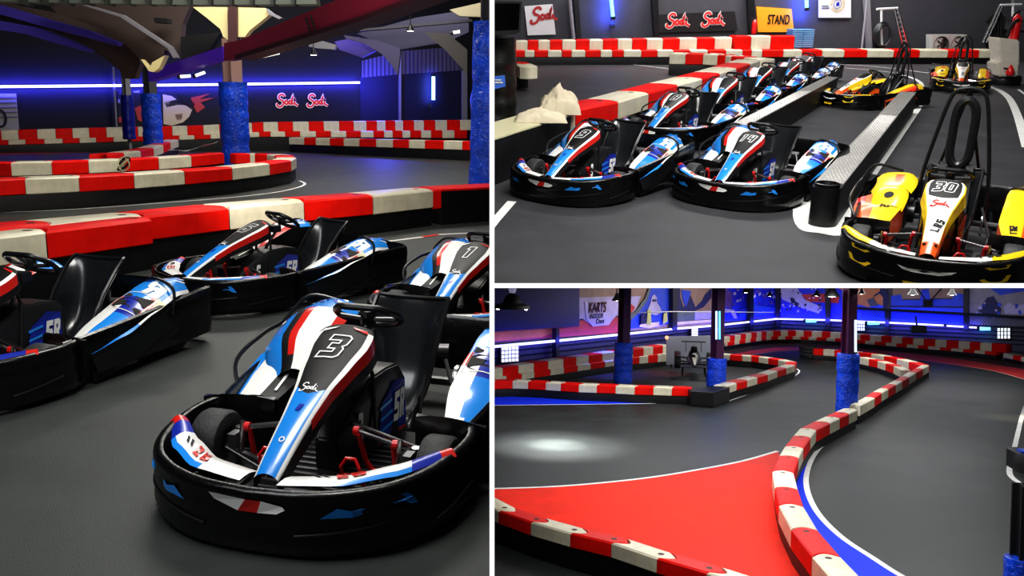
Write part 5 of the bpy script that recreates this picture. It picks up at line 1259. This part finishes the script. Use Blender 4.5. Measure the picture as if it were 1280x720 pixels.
# double barriers
def rowcurve(xs, yt, yb, yg, wd, first, desc, side=1, off=0, **k):
    pts, zs = [], []
    for x in xs:
        b = S.g(x, yg(x)); b = b-V((b.x, b.y, 0)).normalized()*off; pts.append(up(b, 0)); zs.append((S.w(x, yb(x), b, b+S.rt).z, S.w(x, yt(x), b, b+S.rt).z))
    row(pts, 0, 1, wd, first, desc, side, zs=zs, hole=False, bulge=.04, **k)
xs = [607, 628, 647.7, 667, 685, 704, 720, 735.6, 752.5, 768, 781, 791, 804, 816, 828, 835]
rowcurve(xs, li(618, 461, 768, 439.5, 833, 431), li(618, 472, 768, 450, 833, 441.5), li(618, 486, 768, 465, 833, 457), .5, 'white', 'from the left in the upper tier along the left wall')
xs = [600, 618, 633, 652, 668, 688, 705, 722, 738, 756, 768, 777, 788, 799, 810, 822, 835]
rowcurve(xs, li(618, 472, 768, 450, 833, 441.5), li(618, 480, 768, 457.5, 833, 452), li(618, 486, 768, 465, 833, 457), .6, 'red', 'from the left in the lower tier along the left wall', off=.15, base='black rubber footing along the left painted wall')
o, A_, R_ = block('barrier_block', S.g(717, 469), S.g(737, 466), .02, .42, .4, BWHT, 1, hole=False); tag(o, 'single white block pushed out in front of the left double barrier', 'barrier block', loc=A_, R=R_)
xs = [880+v/7.111 for v in (150, 165, 228, 272, 325, 370, 420, 468, 510, 555, 615, 680, 745, 815, 885, 955, 1045, 1120, 1210, 1290)]+[1075, 1087, 1101, 1114, 1127, 1141, 1154, 1168.5, 1182.6, 1197.6, 1211.6, 1224.8, 1239, 1256.7]
UT = li(901, 422, 925.7, 418.2, 945, 415.3, 968, 413.3, 1000, 413.3, 1040, 415, 1075, 418, 1140, 422.3, 1197, 426, 1256, 430); UM = li(901, 429.5, 925.7, 425.5, 945, 422.8, 968, 420.5, 1000, 420.7, 1040, 422.5, 1075, 425.5, 1140, 431, 1197, 436, 1256, 441)
UB_ = li(901, 434, 925.7, 430, 945, 427, 968, 424.5, 1000, 424.5, 1040, 426.5, 1075, 429.5, 1140, 435, 1197, 439.5, 1256, 445.5); UG = li(901, 438, 925.7, 434, 945, 431, 968, 428.3, 1000, 428.3, 1040, 430.5, 1075, 433.5, 1140, 439, 1197, 444, 1256, 450, 1290, 456)
rowcurve(xs, UT, UM, UG, .5, 'red', 'from the left in the upper tier along the far wall')
xs2 = [x+6 for x in xs[:-1]]
rowcurve(xs2, UM, UB_, UG, .6, 'white', 'from the left in the lower tier along the far wall', off=.2, base='black rubber footing along the far painted wall')
rowcurve([1254, 1266, 1276, 1288], li(1254, 441.5, 1285, 447.5), li(1254, 447, 1285, 453.5), li(1254, 451, 1285, 458), .5, 'white', 'of the low barrier at the far right end', base='black rubber footing at the far right end')
# single barriers
pp = gp([(575, 612), (623, 638), (663.5, 652), (712.6, 666), (764, 678), (820.7, 697), (882.7, 715), (945, 735), (1005, 757)], .5)
row(pp, .30, .5, .30, 'white', 'from the left in the near barrier beside the red floor', base='black rubber footing of the near barrier beside the red floor', bulge=.16)
qq = gp([(1085, 762), (1046, 730), (1015, 694.6), (989, 661), (973.7, 631), (968.5, 609.3), (965.4, 588.6), (973.7, 569.4), (981, 557.6), (991.3, 544.6), (999.6, 535.3), (1018, 526.5), (1031, 520.5), (1043, 515), (1054, 510)], .5)
row(qq, .22, .5, .36, 'red', 'counted from the near end of the winding central barrier', side=-1, base='black rubber footing of the winding central barrier', bulge=.12)
q2 = gp([(1062, 506), (1081, 496), (1090, 490), (1099, 485), (1108.7, 480), (1117, 475.5), (1126, 470.5), (1135, 465), (1144, 460.5), (1151.7, 456)], .5)
row(q2, .22, .5, .27, 'white', 'beyond the padded column on the winding central barrier', side=-1, base='black rubber footing beyond the central padded column')
ww = gp([(1017, 436), (1029, 436.5), (1043, 437.5), (1057, 438.5), (1073, 440), (1089, 442.2), (1105, 445), (1121, 448.3), (1136, 452), (1149, 456)], .5)
row(ww, .2, .5, .4, 'red', 'of the far curve of the central barrier', base='black rubber footing of the far curve of the central barrier')
vv = gp([(1073, 446), (1086, 448.5), (1097, 451), (1107, 454), (1117, 457.5), (1126, 462)], .5)
row(vv, .2, .5, .35, 'white', 'of the inner branch beside the central barrier', base='black rubber footing of the inner branch')
rr = gp([(597, 476.8), (618, 476.6), (640.6, 475.9), (660, 476.6), (682, 477.7), (701, 479), (723.5, 480.4), (746, 481.2), (769.4, 482), (793.3, 483.3), (816.7, 483.8), (839.8, 484.6), (862.9, 485.1)], .5)
row(rr, .25, .5, .45, 'white', 'from the left in the straight barrier along the blue floor', base='black rubber footing of the straight barrier along the blue floor')
ss = gp([(908, 482.5), (921, 478.5), (934, 475), (947, 471.3), (960, 468), (972, 463.5), (983, 460), (994, 456.5), (996, 452.5), (984, 449.5), (970, 447.3), (957, 445.5), (944, 444), (930, 443.3), (917, 442.5), (905, 441.5)], .5)
row(ss, .25, .5, .4, 'white', 'round the pointed end of the display barrier', side=1, base='black rubber footing round the pointed display barrier')
a_, b_ = up(S.g(863, 487, .5), 0), up(S.g(912, 482.5, .5), 0); c_ = S.g(892, 489, .5); r_ = empty('rubber_barrier')
mb = MB(); pl = [a_, up(c_, 0), b_, b_+V((-.2, .5, 0)), a_+V((0, .5, 0))]; mb.prism([(p.x, p.y) for p in pl], 0, .46, BBASE, inset=.01); mb.build('body', r_, 0)
for p, q in ((a_, up(c_, 0)), (up(c_, 0), b_)): mb = MB(); mb.hexa([p+V((0, -.03, .06)), q+V((0, -.03, .06)), q+V((0, 0, .06)), p+V((0, 0, .06)), p+V((0, -.03, .4)), q+V((0, -.03, .4)), q+V((0, 0, .4)), p+V((0, 0, .4))], BLK2); mb.build('side_plate', r_, 0)
tag(r_, 'black rubber corner barrier under the middle padded column', 'barrier')
mb = MB()
for k in range(3): mb.tube([V((.34*math.cos(a*.3927), .34*math.sin(a*.3927), .1+.16*k)) for a in range(16)], .095, TYRE, 8, closed=True)
tag(mb.build('tyre_stack'), 'small black tyre stack at the tip of the far barrier', 'tyres', loc=S.g(1010, 445.5))
# floor paint
FR, FB = mat('track_red_paint', (228, 40, 12), .6, ns=.16, nscale=1.2, spec=.15), mat('track_blue_paint', (14, 52, 222), .6, ns=.15, nscale=1.5, spec=.15)
FRD = mat('track_red_paint_far', (176, 48, 50), .5)
paint(gc([(600, 611), (640, 610.5), (700, 608), (760, 603), (820, 596), (880, 586), (930, 576), (972, 564)], 3)+gp([(978, 575), (976, 600), (984, 640), (1010, 690), (1060, 745), (1000, 765), (900, 728), (800, 700), (700, 672), (600, 640)]), FR, 'trim_41', .003)
strip(gc([(590, 611.5), (640, 610.5), (700, 608), (760, 603), (820, 596), (880, 586), (930, 576), (972, 564)]), .09, PAINTW, 'trim_42', .006)
ln = [(1158, 466), (1148, 474), (1120, 491), (1080, 515), (1045, 541), (1020, 566), (1009, 590), (1009, 613), (1022, 641), (1050, 670), (1090, 697), (1130, 722), (1190, 750)]
paint(gc(ln, 4)+gp([(1085, 775), (1046, 740), (1015, 700), (992, 665), (980, 625), (976, 600), (982, 578), (1000, 556), (1030, 530), (1060, 515), (1100, 492)]), FB, 'trim_43', .003)
strip(gc(ln), .10, PAINTW, 'trim_44', .006)
strip(gc([(1158, 466), (1158, 461), (1150, 456)]), .10, PAINTW, 'trim_45', .006)
paint(gp([(590, 490), (868, 496), (880, 503.5), (760, 505.2), (590, 507.5)]), FB, 'trim_46', .003)
strip(gc([(590, 507.3), (700, 506), (800, 504.8), (866, 503.3)]), .07, PAINTW, 'trim_47', .006)
for q, (a, b) in enumerate((((866, 503.3), (876, 504.3)), ((876, 504.3), (888, 505.4)), ((888, 505.4), (900, 504.6)), ((900, 504.6), (912, 501)))): strip(gp([a, b]), .07, (BRED, PAINTW)[q % 2], 'trim_%d' % (48+q), .006)
strip(gc([(912, 501), (940, 491), (970, 480), (992, 471), (999, 464.5), (996, 461)]), .07, PAINTW, 'trim_52', .006)
paint(gp([(895, 450), (915, 443), (940, 438), (968, 434.5), (1010, 433.5), (1060, 435.5), (1130, 441), (1200, 449), (1290, 463), (1290, 476), (1240, 463), (1180, 454), (1120, 446.5), (1060, 441), (1010, 438), (968, 439), (940, 443), (915, 449), (900, 456)]), FRD, 'trim_53', .003)
strip(gc([(903, 456), (917, 449.5), (942, 443.5), (970, 439.5), (1010, 438.3), (1060, 441.3), (1120, 446.8), (1180, 454.3), (1240, 463.5), (1290, 477)]), .09, mat('line_pink', (206, 150, 140), .5), 'trim_54', .006)
strip(gc([(996, 444), (1012, 446.5), (1040, 447.5), (1068, 451), (1095, 457), (1108, 463), (1114, 469)]), .10, PAINTW, 'trim_55', .006)  # left stretch paints a lamp's reflection on the floor; the rest is lane line
paint(gp([(1068, 447), (1092, 450), (1114, 458), (1124, 464), (1114, 469), (1100, 459), (1080, 453)]), FB, 'trim_56', .003)
strip(gp([(590, 658), (618, 671.5), (690, 697), (770, 727)]), .12, PAINTW, 'trim_57', .006)
strip(gc([(1290, 490), (1279, 516), (1268, 560), (1262, 585), (1266, 598), (1290, 612)]), .11, PAINTW, 'trim_58', .006)
# padded columns
PC = mat('column_purple', (70, 24, 60), .5); wc = 'blue padded columns of the track hall'
for (x0, x1, yb, yt, lb, pg, sd) in ((767, 790, 478, 428, 'blue padded column standing behind the straight barrier', None, 11), (883, 907, 490, 447.5, 'blue padded column rising from the black rubber corner', 494, 12), (1045, 1071, 515, 442, 'tall blue padded column on the winding central barrier', 524, 13)):
    padded_column(x0, x1, yb, yt, lb, PC, 5, wc, sd, pyg=pg)
b_, t_ = padded_column(1255, 1293, 760, 697, 'blue padded post with a dark pole at the right edge', BLKM, 1.5, wc, 14)
for x, y0, y1, dd, lb, c in ((895.5, 389, 425, 1.0, 'white half of the vertical tube light pair on the middle column', (190, 235, 255)), (899.5, 389, 425, 1.0, 'blue half of the vertical tube light pair on the middle column', (90, 190, 255)), (1069.5, 400, 441, 1.0, 'vertical tube light on the tall padded column', (190, 225, 255))):
    B0 = S.g(895 if x < 1000 else 1058, 494 if x < 1000 else 524)-V((0, .55, 0)); a, b = S.w(x, y1, B0, B0+S.rt), S.w(x, y0, B0, B0+S.rt); tube_light(a, b, .03, lb, c, emit=1.8)
point('column_blue', S.w(897, 407, S.g(895, 494)-V((0, .9, 0)), S.g(895, 494)-V((0, .9, 0))+S.rt), 25, (.08, .15, 1), .1)
# pendant lamps
for k, (x, y, d, r, lb) in enumerate(((771, 376, 17, .10, 'small pendant lamp in front of the left column'), (932, 366, 26, .12, 'small pendant lamp above the blue mural'), (962, 370.5, 28, .10, 'tiny pendant lamp left of the chequered flag mural'), (1021, 370, 28, .12, 'tiny pendant lamp over the red brush word'), (1040, 371, 16, .14, 'dark pendant lamp shade left of the tall column'), (1077, 367.5, 24, .10, 'small pendant lamp right of the tall column'), (1141, 368.5, 24, .14, 'pendant lamp above the skyline mural'), (1190, 369, 24, .12, 'small pendant lamp right of the V brace'))):
    lamp_pendant(S.d(x, y, d), r, lb, 'pendant lamps of the track hall', emit=3, cable=.1)
r_ = empty('pendant_lamp'); O = S.d(640, 386, 15); mb = MB(); mb.lathe([(.05, .26), (.12, .2), (.16, .1), (.30, .06), (.31, 0), (.05, -.01)], BLKM); mb.build('lamp_shade', r_)
mb = MB(); mb.lathe([(.001, .27), (.05, .27), (.07, .34), (.04, .42), (.001, .45)], mat('lamp_metal_glow', (190, 195, 230), .3, emit=.25)); mb.build('fitting', r_)
for s_ in (-.24, .24): mb = MB(); mb.lathe([(.001, -.02), (.03, -.01), (.001, .01)], MATS['lamp_glow'], (s_, 0, 0)); mb.build('bulb', r_)
tag(r_, 'large black pendant lamp in front of the dark blue panel', 'lamp', loc=O)
mb = MB(); mb.lathe([(.001, -.08), (.055, -.05), (.075, 0), (.055, .05), (.001, .08)], mat('warm_glow', (255, 190, 150), .4, emit=1.1)); tag(mb.build('wall_lamp'), 'small round warm lamp left of the white display board', 'lamp', loc=S.d(833.5, 422, 33))
# display board and single seater on trestles
DB = S.g(862, 462); P_, Q_ = up(DB, 0)+V((0, .8, 0)), up(DB, 0)+V((0, .8, 0))+S.rt
r_ = empty('display_board'); mb = MB(); slab([(833, 421), (888, 419.5), (888, 455), (833, 456)], P_, Q_, mat('board_white', (196, 200, 214), .5), .06, mb=mb); mb.build('board', r_, 0)
for x in (838, 884): mb = MB(); slab([(x, 454), (x+2, 454), (x+2, 461), (x, 461)], P_, Q_, BLK2, .06, mb=mb); mb.build('foot', r_, 0)
tag(r_, 'white display board standing behind the small open wheel race car', 'board')
B0 = S.g(869, 469.5); r_ = empty('race_car'); zt = S.w(869, 459, B0, B0+S.rt).z
mb = MB(); rows = []
for x, w, z0, z1 in ((1.25, .05, .12, .16), (.9, .1, .1, .24), (.5, .16, .08, .32), (.1, .26, .06, .40), (-.3, .30, .06, .46), (-.6, .22, .08, .62), (-1.0, .14, .1, .40), (-1.2, .10, .12, .3)):
    rows.append([V((x, w*math.cos(a*.7854), (z0+z1)/2+(z1-z0)/2*math.sin(a*.7854))) for a in range(8)])
mb.grid(rows, BLK, cv=True); mb.add(rows[0], [tuple(range(8))], BLK); mb.add(rows[-1], [tuple(range(8))], BLK); mb.build('body', r_, 50)
mb = MB(); mb.fill([[(.3, -.08), (1.15, -.03), (1.15, .03), (.3, .08)]], lambda a, b: V((a, b, .415-.21*(a-.1))), CRM); mb.build('nose_stripe', r_, 0)['label'] = 'cream stripe on the nose'
mb = MB(); mb.box((1.2, 0, .10), (.24, 1.1, .02), BLK2); mb.box((1.2, .55, .14), (.28, .015, .12), BLK2); mb.box((1.2, -.55, .14), (.28, .015, .12), BLK2); mb.build('front_wing', r_, 0)['label'] = 'flat front wing'
mb = MB(); mb.box((-1.15, 0, .86), (.22, .95, .03), BLKM); mb.box((-1.15, .3, .66), (.1, .02, .4), BLKM); mb.box((-1.15, -.3, .66), (.1, .02, .4), BLKM); mb.build('rear_wing', r_, 0)
for sx, sy in ((.75, 1), (.75, -1), (-.85, 1), (-.85, -1)): tyre('wheel', (sx, sy*.62, .24), .26, .24, r_)
mb = MB()
for sy in (1, -1):
    for sx in (.75, -.85): mb.tube([(sx-.15, sy*.12, .22), (sx, sy*.55, .24)], .018, DSTEEL); mb.tube([(sx+.15, sy*.12, .26), (sx, sy*.55, .28)], .018, DSTEEL)
mb.build('suspension', r_)
mb = MB(); mb.lathe([(.001, .78), (.11, .74), (.13, .64), (.11, .54), (.08, .5)], BLKM, (-.2, 0, 0)); mb.build('headrest', r_)
tag(r_, 'small black open wheel race car displayed on trestles', 'race car', loc=up(B0, zt)+V((0, .3, 0)), rz=-1.75)
for sx, lb in ((.45, 'front'), (-.55, 'rear')):
    t_ = empty('trestle'); mb = MB(); mb.box((0, 0, zt+.03), (.08, 1.0, .06), BLK2); mb.build('top_bar', t_, 0)
    for sy in (-1, 1):
        for q in (-1, 1): mb = MB(); mb.tube([(0, sy*.4, zt), (q*.18, sy*.44, 0)], .025, BLK2); mb.build('leg', t_)
    R_ = Matrix.Translation(up(B0, 0)+V((0, .3, 0))) @ Matrix.Rotation(-1.75, 4, 'Z') @ Matrix.Translation(V((sx, 0, 0))); tag(t_, 'black trestle under the %s of the display race car' % lb, 'trestle', R=R_)
# block end and blue barrier at the right edge
mb = MB(); c_ = S.g(1284, 590); mb.prism([(c_.x-.22, c_.y-.05), (c_.x-.12, c_.y-.3), (c_.x+.6, c_.y-.3), (c_.x+.6, c_.y+.6), (c_.x-.1, c_.y+.6)], 0, .4, BBASE, inset=.03); tag(mb.build('rubber_barrier'), 'black rubber barrier tip at the right edge', 'barrier')
mb = MB(); mb.prism([(c_.x-.18, c_.y-.1), (c_.x+.6, c_.y-.2), (c_.x+.6, c_.y+.2), (c_.x-.12, c_.y+.2)], .4, .45, WRAP, inset=.02); tag(mb.build('blue_pad'), 'small blue pad on the black barrier tip at the right edge', 'pad')
# light: added fill panels, unseen because they lie edge-on under the divider
def unseen_fill(px, d, sx, sy, e, col=(1, 1, 1)):
    l = bpy.data.lights.new('unseen_fill_light', 'AREA'); l.shape = 'RECTANGLE'; l.size = sx; l.size_y = sy; l.energy = e*.85; l.color = col
    o = bpy.data.objects.new('unseen_fill_light', l); COL.objects.link(o)
    P = S.d(px, 360.6, d); ey = S.ray(px, 360.0).normalized(); ex = S.rt.copy(); ez = ex.cross(ey).normalized(); ex = ey.cross(ez)
    o.matrix_world = S.M @ (Matrix.Translation(P) @ Matrix(((ex.x, ey.x, ez.x, 0), (ex.y, ey.y, ez.y, 0), (ex.z, ey.z, ez.z, 0), (0, 0, 0, 1))))
for px, d, sx, sy, e in ((860, 9, 3, 1.5, 120), (1120, 9.5, 3, 1.5, 120), (830, 15, 3, 2, 170), (1000, 15, 3, 2, 170), (1230, 16, 3, 2, 150), (900, 24, 5, 3, 260), (1130, 25, 5, 3, 260), (720, 24, 4, 3, 150), (980, 36, 8, 4, 320), (1180, 36, 6, 4, 260)): unseen_fill(px, d, sx, sy, e)
p_ = S.g(697, 556); spot('floor_pool', p_+V((0, 0, 3.3)), p_, 3800, (1, 1, .97), 1.1, 1.0, .2); spot('floor_pool_core', p_+V((0, 0, 3.3)), p_, 5000, (1, 1, .97), .5, 1.0, .1)  # added spots; their pool stands in for a lamp's reflection on the floor
p_ = S.g(1262, 522); spot('floor_pool_b', p_+V((0, 0, 3.2)), p_, 500, (1, .85, .6), .6, 1.0, .1)
p_ = S.g(835, 467); spot('red_pool', p_+V((0, 0, 2.9)), p_, 350, (1, .1, .15), .8, 1, .1)
p_ = S.g(760, 466); spot('blue_pool', p_+V((0, 0, 2.9)), p_, 900, (.1, .12, 1), 1.5, 1, .2)

m_ = (L0+LC)/2; area('mural_fill_left', m_-nl*4+V((0, 0, 2.6)), m_+V((0, 0, 2.3)), 14, .4, 230, (1, .93, .9))
m_ = (LC+R1)/2; area('mural_fill_far', m_-nr*4+V((0, 0, 2.5)), m_+V((0, 0, 2.3)), 14, .4, 120, (.95, .93, 1))
# ================================================================== added partitions, camera, world, trimming
S = VA
for r, kind, num in KARTS: kart_number(r, kind, num)
def corner(px, py, dist):      # point in front of the viewpoint
    return VA.o + VA.ray(px, py)*dist
def wedge(name, quad_near, near, far):
    mb = MB(); A = [corner(x, y, near) for x, y in quad_near]; B = [corner(x, y, far) for x, y in quad_near]
    mb.hexa(A+B, [BLKM, WHITE_E, BLKM, BLKM, BLKM, BLKM][0]); mb.m = [0]*6
    mb.mats = [BLKM, WHITE_E]; mb.m[0] = 1
    return struct(mb.build(name, None, 0, rev=True))
wedge('wall_partition_stand_in', [(612, -900), (618, -900), (618, 1500), (612, 1500)], 2.0, 46)  # added wall standing in for a white border line; also separates the halls' light
wedge('wall_storey_stand_in', [(618, 354), (1900, 354), (1900, 360), (618, 360)], 2.02, 46)  # added slab for the horizontal border line, with the same self-lit edge
def world_plane(col=None, rowy=None):
    """plane through the viewpoint and a picture column / row; returns point, normal (normal points right / up)"""
    R = VA.C.to_3x3()
    n = R @ (V((1, 0, (col-640)/F_PX)) if col is not None else V((0, 1, -(rowy-360)/F_PX)))
    return VA.o.copy(), n.normalized()
def trim(o, planes):
    M = o.matrix_world; bb = [M @ V(c) for c in o.bound_box]; cut = []
    for p, n in planes:         # keep the side where (x-p).n <= 0
        ds = [(b-p).dot(n) for b in bb]
        if max(ds) <= 0: continue
        if min(ds) > 0: return False
        cut.append((p, n))
    if cut:
        if o.data.users > 1: o.data = o.data.copy()
        bm = bmesh.new(); bm.from_mesh(o.data); Mi = M.inverted(); Mt = M.to_3x3().transposed()
        for p, n in cut:
            bmesh.ops.bisect_plane(bm, geom=bm.verts[:]+bm.edges[:]+bm.faces[:], dist=1e-6, plane_co=Mi @ p, plane_no=(Mt @ n).normalized(), clear_outer=True)
        if not bm.faces: bm.free(); return False
        bm.to_mesh(o.data); bm.free(); o.data.update()
    return True
bpy.context.view_layer.update()
P612, P618, P354, P360 = world_plane(612.2), world_plane(617.8), world_plane(rowy=354.2), world_plane(rowy=359.8)
PL = {id(VA): [P612], id(VB): [(P618[0], -P618[1]), (P354[0], -P354[1])], id(VC): [(P618[0], -P618[1]), P360]}
def root_of(o):
    while o.parent: o = o.parent
    return o
dead = []
for o in [o for o in bpy.data.objects if o.type == 'MESH']:
    r = root_of(o)
    if r.name not in SETOF or r.name.startswith('wall_partition_stand_in') or r.name.startswith('wall_storey'): continue
    if not trim(o, PL[id(SETOF[r.name])]): dead.append(o)
for o in sorted(dead, key=lambda o: -1 if o.parent else 1):
    if o.children:
        if any(c not in dead for c in o.children):
            for c in o.children: c.parent = o.parent
    bpy.data.objects.remove(o)
for o in [o for o in bpy.data.objects if o.type == 'EMPTY' and not o.children]: bpy.data.objects.remove(o)
cam = bpy.data.cameras.new('camera'); co = bpy.data.objects.new('camera', cam); COL.objects.link(co)
co.matrix_world = VA.C; cam.sensor_width = 36; cam.lens = F_PX/1280*36; cam.clip_end = 300; cam.clip_start = .05
sc = bpy.context.scene; sc.camera = co
sc.view_settings.view_transform = 'Standard'; sc.view_settings.look = 'Medium High Contrast'; sc.view_settings.exposure = 0
w = bpy.data.worlds.new('world'); sc.world = w; w.use_nodes = True
w.node_tree.nodes['Background'].inputs[0].default_value = (.5, .52, .6, 1); w.node_tree.nodes['Background'].inputs[1].default_value = .05
sc.cycles.use_denoising = True
sc.cycles.max_bounces = 6; sc.cycles.diffuse_bounces = 3; sc.cycles.glossy_bounces = 3
sc.cycles.sample_clamp_indirect = 4
